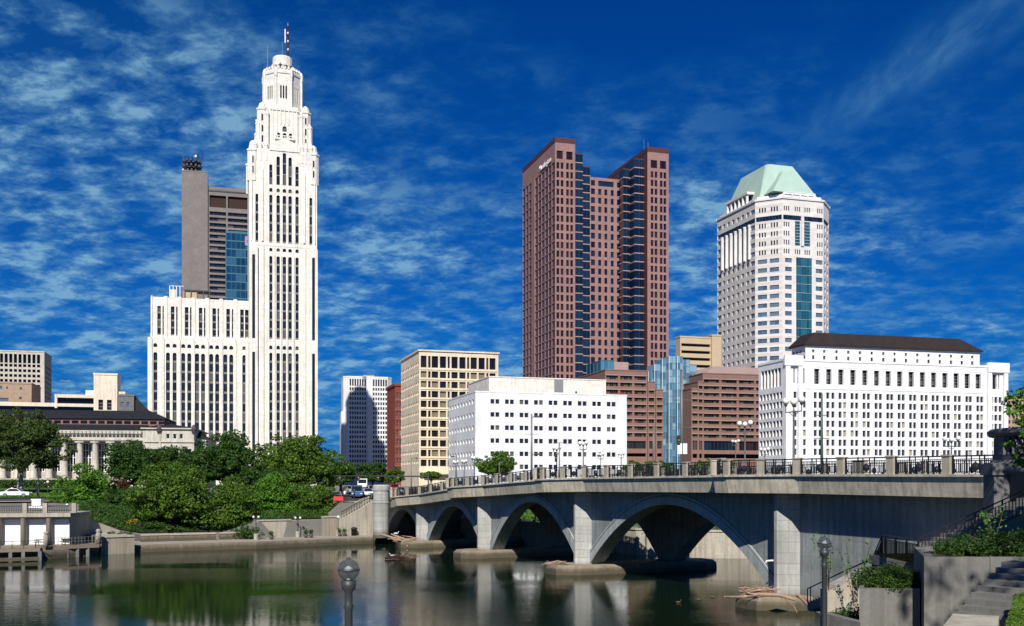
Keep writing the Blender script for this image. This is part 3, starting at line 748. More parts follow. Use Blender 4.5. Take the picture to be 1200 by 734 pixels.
def art_deco_tower():
    b = Bld('skyscraper', 'tallest white stone tower with stepped crown and mast, at the left', 'skyscraper', 173, 400, 16)
    st = 'white_stone'; m = b.mb
    x0 = 0; xs = b.lx(292); xe = b.lx(371); D = 26.
    zr = b.z(395); zt = b.z(345)
    pairs = [(183.3, 189.4), (199.2, 205.4), (215.6, 221.7), (232, 238), (248, 254), (264.3, 270.8), (280.6, 286.2)]
    S1 = dict(depth=.7, floors=9, glass='glass_dark', name='window_strip', spandrel=.22)
    S2 = dict(depth=.7, floors=4, glass='glass_dark', name='window_strip', spandrel=.22)
    SW = dict(depth=.5, glass='glass_dark', nx=1)
    # lower wing block
    low = [183.3-1.3] + [c for p in [(196.8, 204.6), (214.7, 221.8), (231, 238), (247.5, 254.5), (264, 271)] for c in p] + [286.3]
    lc = colsx(b, low, 4.6)
    ops = grid(lc, [(b.z(518), b.z(412.5))], S1) + grid(lc, [rowat(b, 402, 406.5)], SW)
    b.wall((0, 0), (xs, 0), 0, zr, ops, .7, st, arch=True)
    # piers between the strips stand proud
    pc = [176.5, 190.4, 209.6, 226.4, 242.7, 259.2, 275.5, 289.5]
    for c in pc:
        a = b.lx(c-1.8); e = b.lx(c+1.8); m.box(max(a, .05), e, -.45, 0, 0, zr-.6, st)
        m.box(max(a, .05)+.4, e-.4, -.45, .6, zr-.6, zr+1.4, st)
    # upper wing, set back a little
    s = 2.2
    uc = colsx(b, [c for p in pairs for c in p], 4.2, s)
    zt2 = b.z(349, 0, s)
    b.wall((1.0, s), (xs+1, s), zr, zt2, grid(uc, [(zr+1.2, b.z(358, 0, s))], S2), .6, st)
    for c in [176.5, 194.2, 210.3, 226.6, 243, 259, 275.5]:
        a = b.lx(c-2.2, s); m.box(max(a, 1.2), b.lx(c+2.2, s), s-.35, s, zr, zt2+.9, st)
    m.box(0, 1.0, s, s+.5, 0, zr, st)
    b.wall((1, D), (1, s), 0, zt2, mat=st); b.wall((0, D), (0, 0), 0, zr, mat=st)
    b.wall((xs, D), (0, D), 0, zt2, mat=st)
    b.cap([(0, 0), (xs, 0), (xs, s), (0, s)], zr, st); b.cap([(1, s), (xs, s), (xs, D), (1, D)], zt2-.6)
    m.box(1, xs, s-.02, s+.6, zt2, zt2+.5, st)
    # shaft -------------------------------------------------------------
    yf = -2.0; yb = 22.
    X = lambda px: b.lx(px, yf); Z = lambda py: b.z(py, X(332), yf)
    A, B_ = X(292), X(371.5)
    g5 = [(315.6, 319.2), (324.0, 328.0), (331.3, 335.3), (338.0, 342.), (346.2, 350)]
    g5 = [(X(p), X(q)) for p, q in g5]; side = [(X(299.4), X(302.6)), (X(362.6), X(365.9))]
    zz = dict(a=Z(530), b=Z(414), c=Z(410), d=Z(405.5), e=Z(398), f=Z(301), g=Z(295.5), h=Z(291.5), i=Z(286), j=Z(229.5), k=Z(226), l=Z(221.5), m=Z(217.5), n=Z(194))
    def strip(n): return dict(depth=.75, floors=n, glass='glass_dark', name='window_strip', spandrel=.22)
    Sa, Sb, Sc = strip(10), strip(9), strip(5)
    ops = []
    for w in g5+side: ops += [(w[0], w[1], zz['a'], zz['b'], Sa), (w[0], w[1], zz['c'], zz['d'], SW), (w[0], w[1], zz['e'], zz['f'], Sb), (w[0], w[1], zz['g'], zz['h'], SW)]
    ops = [(o[0]-A, o[1]-A)+o[2:] for o in ops]
    zmid = Z(288)
    b.wall((A, yf), (B_, yf), 0, zmid, ops, .75, st, arch=True)
    # upper shaft with the arched window group
    zsh = Z(176); zg = Z(162)
    top5 = [(g5[0], Z(194)), (g5[4], Z(194)), (g5[1], Z(184)), (g5[2], Z(179.5)), (g5[3], Z(184))]
    ops = []
    for w in g5+side: ops += [(w[0], w[1], Z(285.5), zz['j'], Sc)]
    for w in g5: ops += [(w[0], w[1], zz['k'], zz['l'], SW)]
    Sd = dict(depth=.75, floors=3, glass='glass_dark', name='arched_window', spandrel=.1)
    for w, zt_ in top5: ops += [(w[0], w[1], zz['m'], zt_, Sd)]
    ops = [(o[0]-A, o[1]-A)+o[2:] for o in ops]
    b.wall((A, yf), (B_, yf), zmid, zsh, ops, .75, st, arch=True)
    for p, q in (((B_, yf), (B_, yb)), ((B_, yb), (A, yb)), ((A, yb), (A, yf))): b.wall(p, q, 0, zsh, mat=st)
    b.cap([(A, yf), (B_, yf), (B_, yb), (A, yb)], zsh, st)
    m.box(A+.1, B_-.1, yf-.12, yf, zmid-.5, zmid+.3, st)
    for c, w in ((295, 2.6), (307.5, 3.4), (321.6, 1.2), (329.6, 1.0), (336.7, 1.0), (344., 1.2), (356.5, 3.4), (369, 2.2)):   # vertical piers
        m.box(X(c-w/2), X(c+w/2), yf-.55, yf, 0, Z(290) if w > 2 else Z(300), st)
        if w > 2: m.box(X(c-w/2)+.2, X(c+w/2)-.2, yf-.5, yf, Z(284), Z(200), st)
    for c in (297, 367):                                # stepped buttresses low on the shaft
        m.prism([(X(c-5), yf-1.2), (X(c+5), yf-1.2), (X(c+5), yf), (X(c-5), yf)], 0, Z(291), st)
        m.prism([(X(c-3.5), yf-1), (X(c+3.5), yf-1), (X(c+3.5), yf), (X(c-3.5), yf)], Z(291), Z(283), st,
                top=[(X(c-1), yf-.5), (X(c+1), yf-.5), (X(c+1), yf), (X(c-1), yf)])
    for c in (297, 367): m.box(X(c-1.6), X(c+1.7), yf-1.29, yf-1.22, Z(398), Z(301), 'glass_dark')
    for c in (297, 367): m.box(X(c-1.6), X(c+1.7), yf-1.29, yf-1.22, Z(530), Z(414), 'glass_dark')
    # gabled arch portal over the window group
    gl, gr, gx = X(316), X(351.5), X(333.5)
    zq = Z(177.6)
    m.add([(gl, yf-.3, zq), (gr, yf-.3, zq), (gr, yf-.3, Z(170)), (gx, yf-.3, zg), (gl, yf-.3, Z(170)),
           (gl, yf+3, zq), (gr, yf+3, zq), (gr, yf+3, Z(170)), (gx, yf+3, zg), (gl, yf+3, Z(170))],
          [(0, 1, 2, 3, 4), (9, 8, 7, 6, 5), (0, 5, 6, 1), (1, 6, 7, 2), (2, 7, 8, 3), (3, 8, 9, 4), (4, 9, 5, 0)], st)
    # corner turrets at the shoulder
    def turret(cx, cy, r, z0, z1, zc):
        m.lathe((cx, cy, 0), [(r, z0), (r, z1), (r*1.12, z1+.2), (r*1.12, z1+.9), (r*.8, z1+1.2), (r*.55, zc-.8), (.2, zc)], st, 8, R(22.5), R(22.5)+2*math.pi)
    def slit(cx, cy, r, z):
        m.box(cx-.28, cx+.28, cy-r-.04, cy-r*.6, z-2.6, z, 'glass_dark')
        for k in (-1, 1): m.box(cx+k*.5-.12, cx+k*.5+.12, cy-r-.16, cy-r*.6, z-3.2, z+.6, st)
    for cx in (X(296.5), X(367.5)): slit(cx, yf+1.8, 2.2, Z(186)); slit(cx, yf+1.8, 2.2, Z(198))
    for cx in (X(296.5), X(367.5)):
        for cy in (yf+1.8, yb-2): turret(cx, cy, 2.3, Z(214), Z(180), Z(166))
    for px_, r in ((299, .9), (305, .8), (358.5, .8), (364.5, .9), (312, .8), (354, .8)):
        turret(X(px_), yf+.6, r, Z(190), Z(173), Z(165))
    # second tier
    yc = (yf+yb)/2
    def tier(px0, px1, py0, py1, inset, mat=st):
        return X(px0), X(px1), yf+inset, yb-inset, Z(py0), Z(py1)
    a, e, y0, y1, z0, z1 = tier(308.5, 358.5, 178, 121, 3.5)
    T = [(a+3, y0), (e-3, y0), (e, y0+3), (e, y1-3), (e-3, y1), (a+3, y1), (a, y1-3), (a, y0+3)]
    wx = lambda px: b.lx(px, y0)
    o2 = [(wx(323.8), wx(328.4), Z(158.5), Z(152.5), SW), (wx(331.2), wx(335.8), Z(158.5), Z(152.5), SW), (wx(338.4), wx(343), Z(158.5), Z(152.5), SW),
          (wx(331), wx(336), Z(151), Z(144.5), SW)]
    o2 = [(p-(a+3), q-(a+3), r, t, u) for p, q, r, t, u in o2]
    for i in range(8): b.wall(T[i], T[(i+1) % 8], z0, z1, o2 if i == 0 else (), .6, st, arch=(i == 0))
    b.cap(T, z1, st)
    m.box(wx(322), wx(345), y0-1.1, y0, Z(161), Z(159.3), st)      # balcony
    for k in range(9): m.box(wx(322)+k*.95, wx(322)+k*.95+.3, y0-1.1, y0-.8, Z(159.3), Z(157.2), st)
    m.box(wx(322), wx(345), y0-1.15, y0-.75, Z(157.2), Z(156.4), st)
    for cx, r in ((X(307.8), 2.2), (X(359), 2.2)):
        for cy in (y0+1.5, y1-1.5):
            turret(cx, cy, r, Z(176), Z(128), Z(117))
            turret(cx+(-1.6 if cx < X(333) else 1.6), cy-1.2, 1.1, Z(176), Z(146), Z(139))
            turret(cx+(1.8 if cx < X(333) else -1.8), cy-1.6, 1.0, Z(176), Z(134), Z(127))
    for cx in (X(307.8), X(359)): slit(cx, y0+1.5, 2.1, Z(133)); slit(cx, y0+1.5, 2.1, Z(146)); slit(cx, y0+1.5, 2.1, Z(158))
    for k in range(7):
        xk = wx(319.5)+(wx(347.5)-wx(319.5))*k/6; m.box(xk-.22, xk+.22, y0-.28, y0, Z(143) if 1 < k < 5 else Z(176), Z(123), st)
    m.box(wx(317), wx(350), y0-.35, y0, Z(126.5), Z(125.2), st)
    # octagonal lantern
    cx0 = (X(310)+X(356))/2; rr = (X(356)-X(310))/2
    def octa(r): return [(cx0+r*math.cos(R(22.5+45*i)), yc+r*math.sin(R(22.5+45*i))) for i in range(8)]
    O = octa(rr*1.04)
    z0, z1 = z1, b.z(94, cx0, yc)
    ZC = lambda py: b.z(py, cx0, yc)
    L = (Vector(O[0])-Vector(O[1])).length
    SL = dict(depth=.5, glass='glass_black', name='lantern_window')
    zl0, zl1 = ZC(123), ZC(108)
    for i in range(8):
        ops = [(L*(.5+k*.17)-L*.05, L*(.5+k*.17)+L*.05, zl0, zl1, SL) for k in (-1, 0, 1)] + [(L*(.5+k*.17)-.3, L*(.5+k*.17)+.3, ZC(134), ZC(131.5), SL) for k in (-1, 0, 1)]
        b.wall(O[i], O[(i+1) % 8], z0, z1, ops, .5, st, arch=True)
    for i in range(8):
        for f, zt_ in ((1.03, ZC(104)), (1.06, ZC(88))): pass
        m.lathe((O[i][0], O[i][1], 0), [(.55, z0), (.55, ZC(99)), (.75, ZC(97)), (.75, ZC(91)), (.3, ZC(87.5))], st, 6)
    m.prism(octa(rr*1.08), z1, z1+1.0, st)
    m.prism(octa(rr*1.0), z1+1.0, ZC(88), st, top=octa(rr*.97))
    for i in range(8):
        p, q = Vector(octa(rr*.98)[i]), Vector(octa(rr*.98)[(i+1) % 8])
        for t in (.15, .38, .62, .85):
            c = p.lerp(q, t); m.box(c.x-.35, c.x+.35, c.y-.3, c.y+.3, ZC(88)-.1, ZC(88)+.9, st)
    m.lathe((cx0, yc, 0), [(rr*.56, ZC(88)), (rr*.56, ZC(82)), (rr*.62, ZC(81)), (rr*.62, ZC(79.5)), (rr*.52, ZC(79)), (rr*.52, ZC(70)), (rr*.46, ZC(68.6))], st, 16)
    for i in range(16):
        a_ = i*math.pi/8; m.lathe((cx0+rr*.75*math.cos(a_), yc+rr*.75*math.sin(a_), 0), [(.3, ZC(88)), (.3, ZC(83.5)), (.1, ZC(82.5))], st, 6)
    o = MB()                                             # dishes and rails round the top drum
    rnd_ = random.Random(3)
    for i in range(14):
        a_ = i*2*math.pi/14; r_ = rr*.66
        c = (cx0+r_*math.cos(a_), yc+r_*math.sin(a_), ZC(84)+rnd_.uniform(-.3, .8))
        o.lathe(c, [(.1, -.6), (.55, -.3), (.6, .3), (.1, .5)], 'dish_grey', 7)
        o.tube([(c[0], c[1], ZC(88)), (c[0], c[1], c[2]+1.3)], .07, 'dish_grey', 4)
    o.obj('antenna_dish', b.root)
    o = MB(); mx, my = cx0+2.2, yc                        # mast
    zb_, zt_ = ZC(68.8), ZC(30)
    for sx, sy in ((-.4, -.4), (.4, -.4), (.4, .4), (-.4, .4)): o.tube([(mx+sx, my+sy, zb_), (mx+sx*.6, my+sy*.6, zt_)], .13, 'mast_red', 4)
    n = 16
    for i in range(n):
        za, zb2 = zb_+(zt_-zb_)*i/n, zb_+(zt_-zb_)*(i+1)/n; w = .4-.16*i/n; mt = 'mast_red' if i % 4 else 'mast_white'
        for (sx, sy), (tx, ty) in (((-w, -w), (w, -w)), ((w, -w), (w, w)), ((w, w), (-w, w)), ((-w, w), (-w, -w))):
            o.tube([(mx+sx, my+sy, za), (mx+tx, my+ty, zb2)], .07, mt, 3)
            o.tube([(mx+sx, my+sy, zb2), (mx+tx, my+ty, zb2)], .07, mt, 3)
        if i % 4 == 0: o.lathe((mx, my, za), [(.3, 0), (.45, .2), (.45, .7), (.3, .9)], 'mast_white', 8)
    o.lathe((mx, my, ZC(71)), [(1.0, 0), (1.1, .8), (.7, 1.4)], 'mast_red', 8)
    o.tube([(mx, my, zt_), (mx, my, ZC(26.5))], .06, 'mast_white', 4)
    o.obj('mast', b.root)
    o = MB()
    o.tube([(cx0-6.1, yc-3, ZC(86)), (cx0-6.1, yc-3, ZC(59))], .12, 'grey_pole', 5)
    o.tube([(cx0-.1, yc-1, ZC(69)), (cx0-.1, yc-1, ZC(50))], .08, 'grey_pole', 5)
    o.tube([(mx-1.1, my, ZC(50)), (mx-1.1, my, ZC(34))], .25, 'mast_white', 6); o.tube([(mx-1.1, my, ZC(44)), (mx, my, ZC(44))], .06, 'mast_white', 4)
    for dx in (4.6, 5.6, 6.4): o.tube([(cx0+dx, yc-3.6, ZC(88)), (cx0+dx, yc-3.6, ZC(80+dx))], .09, 'grey_pole', 5)
    o.obj('whip_antenna', b.root)
    o = MB(); zr2 = b.z(345, X(230), 8)                   # cooling plant on the wing roof
    o.box(b.lx(215, 8), b.lx(231, 8), 8, 13, zt2-.6, b.z(342, 20, 8), 'tan_panel'); o.box(b.lx(199, 8), b.lx(206, 8), 8, 12, zt2-.6, b.z(341, 20, 8), 'cream_concrete')
    for k in range(4): o.tube([(b.lx(199+k*4, 8), 8, zt2-.6), (b.lx(199+k*4, 8), 8, b.z(337, 20, 8)), (b.lx(203+k*4, 8), 8, b.z(337, 20, 8))], .18, 'mast_white', 5)
    o.box(b.lx(216, 8), b.lx(247, 8), 7.5, 14, b.z(342, 20, 8), b.z(340.5, 20, 8), 'dark_pole')
    for k in range(5): o.box(b.lx(216+k*7.3, 8), b.lx(217+k*7.3, 8), 7.5, 8, zt2-.6, b.z(342, 20, 8), 'dark_pole')
    o.obj('roof_plant', b.root)
    b.finish()
art_deco_tower()

def rectbld(b, W_, L_, z1, front=(), left=(), right=(), mat='white_paint', depth=.35, coping=(.6, .15), cmat=None, roof='roof_felt', x0=0., y0=0., z0=0., rmat=None):
    P = [(x0, y0), (x0+W_, y0), (x0+W_, y0+L_), (x0, y0+L_)]
    b.wall(P[0], P[1], z0, z1, front, depth, mat, rmat); b.wall(P[3], P[0], z0, z1, left, depth, mat, rmat)
    b.wall(P[1], P[2], z0, z1, right, depth, mat, rmat); b.wall(P[2], P[3], z0, z1, (), depth, mat)
    b.cap(P, z1-.05, roof)
    if coping: b.coping(P, z1-.15, coping[0], coping[1], cmat or mat)
    return P

def granite_tower():
    b = Bld('skyscraper', 'grey granite slab tower with black antennas, rising behind the white stone tower', 'skyscraper', 213, 560, 16)
    X = b.lx; a, e = X(243.5), X(292+24)
    zc = b.z(200); zr = b.z(218, e)
    D = 34
    rectbld(b, a, D, zc, mat='grey_granite', coping=(.6, .1))
    # office part with continuous window bands
    yq = 1.2; W2 = e-a
    zz = lambda py: b.z(py, a, yq)
    SB = dict(depth=.9, glass='glass_dark', nx=4, nz=1, ft=.12, frame='dark_pole', name='window_band'); SM = dict(depth=1.2, glass='rust', nx=1, name='louvre')
    xa, xb, xc = b.lx(245.5, yq)-a, b.lx(265, yq)-a, b.lx(267, yq)-a
    ops = [(xa, xb, zz(242.5), zz(228.5), SM), (xc, b.lx(291.5, yq)-a, zz(242.5), zz(228.5), SM)]
    for i in range(24):
        y = 247.5+i*6.75
        ops += [(xa, xb, zz(y+4.2), zz(y), SB), (xc, b.lx(291.5, yq)-a, zz(y+4.2), zz(y), SB)]
    b.wall((a, yq), (e, yq), 0, zz(218.5), ops, .9, 'grey_granite')
    P = [(a, yq), (e, yq), (e, D), (a, D)]
    for i in (1, 2): b.wall(P[i], P[i+1], 0, zz(218.5), mat='grey_granite')
    b.cap(P, zz(218.5)-.1)
    b.mb.box(a, e, yq-.3, yq, zz(224), zz(222.5), 'dark_pole')
    o = MB(); cx, cy = X(224.5), 8.; zt = zc
    for k, (r, z) in enumerate(((4.2, .6), (4.6, 3.4), (4.6, 6.2))):
        o.lathe((cx, cy, zt+z), [(r, 0), (r, .5), (r*.9, .5), (r*.9, 0)], 'dish_grey', 14)
        for i in range(12):
            a_ = i*math.pi/6+k; o.lathe((cx+r*math.cos(a_), cy+r*math.sin(a_), zt+z), [(.2, .4), (.8, .7), (.8, 1.9), (.2, 2.2)], 'dish_grey', 6)
    for i in range(8):
        a_ = i*math.pi/4; o.tube([(cx+3.8*math.cos(a_), cy+3.8*math.sin(a_), zt), (cx+3.8*math.cos(a_), cy+3.8*math.sin(a_), zt+8.5)], .2, 'dish_grey', 4)
    for i, (dx, h) in enumerate(((-4.6, 13), (-1, 11), (1.5, 14.5), (2.6, 12), (4.4, 12.5))):
        o.tube([(cx+dx, cy-1, zt+6), (cx+dx, cy-1, zt+h)], .13, 'grey_pole', 4)
    o.sphere((cx+2, cy, zt+10.6), 1.0, 'feather_white', 8, 6); o.sphere((cx-4.5, cy, zt+2.6), .8, 'feather_white', 8, 6)
    o.obj('antenna_cluster', b.root)
    b.finish()
granite_tower()

def blue_glass_slab():
    b = Bld('office_building', 'narrow deep blue mirrored slab between the granite tower and the white tower', 'office building', 264.5, 500, 16)
    W_ = b.lx(300); z1 = b.z(271)
    S_ = dict(depth=.08, glass='glass_deepblue', nx=6, nz=1, ft=.15, frame='teal_mullion', name='glass_band')
    ops = [(.3, W_-.3, z1-.8-4.0*(i+1)+.5, z1-.8-4.0*i, S_) for i in range(30) if z1-.8-4*(i+1) > 0]
    rectbld(b, W_, 22, z1, ops, mat='teal_mullion', depth=.08, coping=(.4, .05))
    o = MB(); x = b.lx(287); o.box(x, x+4.5, -.35, -.05, z1-6.5, z1-2, 'cloth_violet'); o.box(x+.8, x+3.7, -.42, -.352, z1-5, z1-3.6, 'cloth_red'); o.obj('logo_panel', b.root)
    b.finish()
blue_glass_slab()

def chamfered_white_tower():
    b = Bld('office_tower', 'slim white office tower with narrow window columns, between the trees and red brick block', 'office building', 403, 572, 16)
    X = b.lx; W_ = X(459.5); z1 = b.z(442)
    SL = dict(depth=.5, glass='glass_dark', nx=1)
    cA = [410.6+i*2.9 for i in range(7)]; cB = [438.+i*2.9 for i in range(7)]
    cols = colsx(b, cA+cB, 1.9)
    rs = rows(b, 455.5, 5.65, 19, 3.4) ; top = (b.z(452), b.z(443.8))
    P = [(0, 2.5), (2.5, 0), (W_-2.5, 0), (W_, 2.5), (W_, 12), (0, 12)]
    ops = [(c[0]-2.5, c[1]-2.5, z0, z1_, SL) for c in cols for z0, z1_ in rs+[top]]
    b.wall(P[1], P[2], 0, z1, ops, .5, 'white_paint')
    for i in (0, 2, 3, 4, 5): b.wall(P[i], P[(i+1) % 6], 0, z1, mat='white_paint')
    b.cap(P, z1-.1); b.coping(P, z1-.1, .8, .1, 'white_paint')
    b.mb.box(X(430.3), X(436), -.5, 0, 0, z1+.4, 'white_paint')
    b.mb.box(-1.0, 0, 3, 11, 0, b.z(482), 'white_paint')
    b.mb.box(X(428), X(440), 6, 12, z1, z1+2, 'concrete')
    for k in range(5): b.mb.tube([(X(428+k*2.4), 7, z1+2), (X(428+k*2.4), 7, z1+5)], .1, 'grey_pole', 4)
    b.finish(winname='window')
chamfered_white_tower()

def red_block():
    b = Bld('brick_building', 'dark red brick block squeezed beside the cream gridded block', 'building', 463, 400, 17)
    L_ = b.ly(453.5); W_ = b.lx(482); z1 = b.z(452)
    SB = dict(depth=.35, glass='glass_bridgeview', nz=2, ft=.12, edge=True)
    rs = rows(b, 463, 11.0, 9, 6.4)
    f = grid(colsx(b, (465.8, 469.2), 2.2), rs, SB)
    lf = [(L_-b.ly(c+.75), L_-b.ly(c-.75), z0, z1_, SB) for c in (455.6, 458.2, 460.8) for z0, z1_ in rs]
    rectbld(b, W_, L_, z1, f, lf, mat='red_brick', coping=(1.0, .4))
    for i in range(9): b.mb.box(-.12, W_+.1, -.12, -.001, rs[i][0]-1.0, rs[i][0]-.7, 'pink_brick')
    b.finish()
red_block()

def cream_grid_block():
    b = Bld('office_building', 'tall cream concrete office block with a grid of square dark windows', 'office building', 491, 330, 17)
    L_ = b.ly(470); W_ = b.lx(584); z1 = b.z(411)
    cx = [(493.1, 500), (501.8, 504.7), (505.9, 513.6), (515.5, 522.9), (524.6, 527.2), (529.1, 536.5), (538.3, 545.7), (547.4, 550), (551.5, 559), (560.8, 568.2), (569.9, 572.4), (573.7, 580.8)]
    cols = [(b.lx(p), b.lx(q)) for p, q in cx]
    SB = dict(depth=.6, glass='blind_khaki', nx=1); ST = dict(depth=.6, glass='glass_black', nx=1)
    rs = rows(b, 438.6, 11.55, 10, 7.6)
    f = grid(cols, rs, SB) + grid(cols, [(b.z(430.5), b.z(416.8))], ST)
    lr = rows(b, 426, 11.55, 11, 4.0)
    lf = []
    for k in range(11):
        y = L_*(k+.5)/11
        lf += [(y-.85, y+.85, z0, z1_, SBL) for z0, z1_ in lr]
    rectbld(b, W_, L_, z1, f, lf, mat='cream_concrete', depth=.6, coping=(.5, .35))
    for c in cols:                                         # mullion ribs between the columns of windows
        pass
    for i in range(10): b.mb.box(b.lx(492.5), W_-.6, -.18, -.002, rs[i][1]+.45, rs[i][1]+.75, 'cream_concrete')
    # open ground storey with awnings
    b.mb.box(1, W_, -2.2, -.02, b.z(556), b.z(554), 'cream_concrete')
    b.finish()
SBL = dict(depth=.25, glass='blind_khaki', nx=1)
cream_grid_block()

def white_block():
    b = Bld('office_building', 'low plain white office block with paired small dark windows and cream penthouse', 'office building', 557, 270, 17)
    L_ = b.ly(525.5); W_ = b.lx(734.5); z1 = b.z(459)
    ctr = [580+i*17.03 for i in range(9)]
    cols = colsx(b, [c+s for c in ctr for s in (-2.9, 2.9)], 4.5)
    SB = dict(depth=.3, glass='glass_dark', nx=1)
    rs = rows(b, 470.6, 15.3, 6, 5.4, b.lx(580))
    lf = []
    for k in range(9):
        y = L_*(k+.6)/9.4
        lf += [(y-.75, y+.75, z0, z1_, SB) for z0, z1_ in rs]
    rectbld(b, W_, L_, z1, grid(cols, rs, SB), lf, mat='white_paint', depth=.3, coping=(.35, .08))
    a = b.lx(573, 5.); e = b.lx(710, 5.); zp = b.z(441.5, a, 5.)
    o = MB(); s0 = b.mb; b.mb = o
    rectbld(b, e-a, L_-8, zp, mat='white_stone', coping=(.3, .12), x0=a, y0=5., z0=z1-.05)
    x = b.lx(649.5, 5.); o.box(x, b.lx(660, 5.), 4.9, 4.98, b.z(459.5, x, 5), b.z(443.5, x, 5), 'grey_frame')
    o.box(b.lx(674, 5.), b.lx(676.2, 5.), 4.85, 4.98, b.z(460, x, 5), b.z(458, x, 5), 'dish_grey')
    o.obj('penthouse', b.root); b.mb = s0
    b.mb.tube([(b.lx(729), 2, z1), (b.lx(732.5), 2, z1+1.2), (b.lx(734), 2, z1)], .1, 'cloth_red', 4)
    b.finish()
white_block()

def pink_twin_tower():
    b = Bld('skyscraper', 'dark red granite skyscraper with two slanted twin shafts round a lower centre', 'skyscraper', 650.5, 460, 17)
    X = b.lx; L_ = b.ly(612.5); a = X(674); e = X(758.7); W_ = X(783.5); z1 = b.z(166)
    g = 'pink_granite'; Rc = 15.; dy = 10.36
    SN = dict(depth=.45, glass='glass_purple'); SK = dict(depth=.45, glass='glass_navy')
    def front(cols, x_, y_, n0=0, top=None):
        return grid(cols, rows(b, 193.6, dy, 28, 7.4, 0, 0)[n0:], SN)
    c1 = colsx(b, (653.8, 658.7, 665.1, 669.9), 3.2)
    o1 = grid(c1, rows(b, 193.6, dy, 28, 7.4), SN) + grid([(X(652.2), X(659.6)), (X(663.6), X(671))], [(b.z(185.8), b.z(176.2))], SN)
    b.wall((0, 0), (a, 0), 0, z1, o1, .45, g)
    # right shaft front
    c2 = [(p-e, q-e) for p, q in colsx(b, (764.2, 768.8, 774.9, 779.2), 3.1)]
    o2 = grid(c2, rows(b, 193.6, dy, 28, 7.4), SN) + grid([(X(762.6)-e, X(770.2)-e), (X(773.4)-e, X(780.6)-e)], [(b.z(185.8), b.z(176.2))], SN)
    b.wall((e, 0), (W_, 0), 0, z1, o2, .45, g)
    # left flank: window strips enlarged, their dark glass standing in for its shade
    lo = []
    rs = rows(b, 193.6, dy, 28, 8.9)
    ny = 10
    for k in range(ny):
        f0 = (k+.05)/ny; f1 = (k+.95)/ny
        if k == 6: continue
        lo += [(L_*f0, L_*f1, z0, z1_, SN2) for z0, z1_ in rs]
    lo = [(L_-q, L_-p, z0, z1_, s_) for p, q, z0, z1_, s_ in lo]
    b.wall((0, L_), (0, 0), 0, z1, lo, .3, 'pink_granite')
    b.mb.box(-.2, 0, L_*.60, L_*.70, 0, z1-8, 'pink_granite')
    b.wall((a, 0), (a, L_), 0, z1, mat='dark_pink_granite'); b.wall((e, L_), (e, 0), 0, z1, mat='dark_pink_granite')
    b.wall((W_, 0), (W_, L_), 0, z1, mat=g); b.wall((W_, L_), (0, L_), 0, z1-20, mat=g)
    for p, q in ((0, a), (e, W_)):
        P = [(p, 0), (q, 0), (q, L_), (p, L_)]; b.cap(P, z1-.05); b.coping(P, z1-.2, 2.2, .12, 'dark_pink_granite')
    # centre
    zc = b.z(209.3, X(711, Rc), Rc)
    cc = [(692.5, 697.3), (701, 704.7), (708.3, 711.7), (715.8, 719.2), (723, 729)]
    cc = [(b.lx(p, Rc)-a, b.lx(q, Rc)-a) for p, q in cc]
    rc = rows(b, 225.8, dy, 25, 6.8, X(711, Rc), Rc)
    oc = grid(cc, rc, SK) + [(p, q, b.z(219, X(711, Rc), Rc), b.z(212.8, X(711, Rc), Rc), SK) for p, q in (cc[0], (cc[1][0], cc[3][1]), cc[4])]
    b.wall((a, Rc), (e, Rc), 0, zc, oc, .4, g); b.cap([(a, Rc), (e, Rc), (e, L_), (a, L_)], zc-.05)
    # stepped glass prisms either side of the centre
    def prism(x0, x1, y0, ztop, name, chamf=0):
        o = MB(); nf = 28; fh = (b.z(193.6)-b.z(193.6+dy)); zb = ztop
        while zb > 0:
            z0_ = max(zb-fh+.45, 0)
            o.box(x0, x1, y0, Rc-.02, z0_, zb, 'glass_navy')
            o.box(x0-.12, x1+.12, y0-.14, Rc-.02, max(z0_-.45, 0), z0_-.003, 'pink_band'); zb -= fh
        o.box(x0-.1, x1+.1, y0-.1, Rc-.02, ztop, ztop+.5, 'dark_pink_granite')
        n = max(2, int((x1-x0)/1.7))
        for i in range(1, n): o.box(x0+(x1-x0)*i/n-.05, x0+(x1-x0)*i/n+.05, y0-.05, y0, 0, ztop, 'dark_pole')
        o.obj(name, b.root)
    x1_ = b.lx(682.8, 4); prism(a+.01, x1_, 4., b.z(180.5, a, 4), 'glass_bay')
    x2_ = b.lx(691.3, 9); prism(x1_+.13, x2_, 9., b.z(194.5, a, 9), 'glass_bay')
    y1_, y2_ = 4., 9.5
    x3_ = b.lx(743.5, y1_); x4_ = b.lx(730.5, y2_)
    prism(x3_, e-.01, y1_, b.z(188, e, y1_), 'glass_bay'); prism(x4_, x3_-.13, y2_, b.z(200.5, e, y2_), 'glass_bay')
    # roof-level lettering on the flank
    cu = bpy.data.curves.new('lettering', 'FONT'); cu.body = 'Huntington'; cu.size = 3.6; cu.extrude = .15; cu.align_x = 'CENTER'
    to = bpy.data.objects.new('lettering', cu); COL.objects.link(to)
    dg = bpy.context.evaluated_depsgraph_get(); me = bpy.data.meshes.new_from_object(to.evaluated_get(dg)); bpy.data.objects.remove(to)
    me.materials.append(MATS['white_frame']); o = bpy.data.objects.new('lettering', me); COL.objects.link(o); o.parent = b.root
    o.rotation_euler = (R(90), 0, R(-90)); o.location = (-.35, L_*.27, z1-7.5)
    o = MB(); o.tube([(X(768), 8, z1), (X(768), 8, z1+7)], .15, 'grey_pole', 4); o.tube([(X(763), 8, z1), (X(763), 8, z1+8)], .12, 'grey_pole', 4); o.tube([(X(664), 8, z1), (X(664), 8, z1+4)], .12, 'grey_pole', 4)
    o.obj('antenna', b.root)
    b.finish()
SN2 = dict(depth=.3, glass='glass_purple', nx=2, ft=.25, frame='dark_pink_granite')
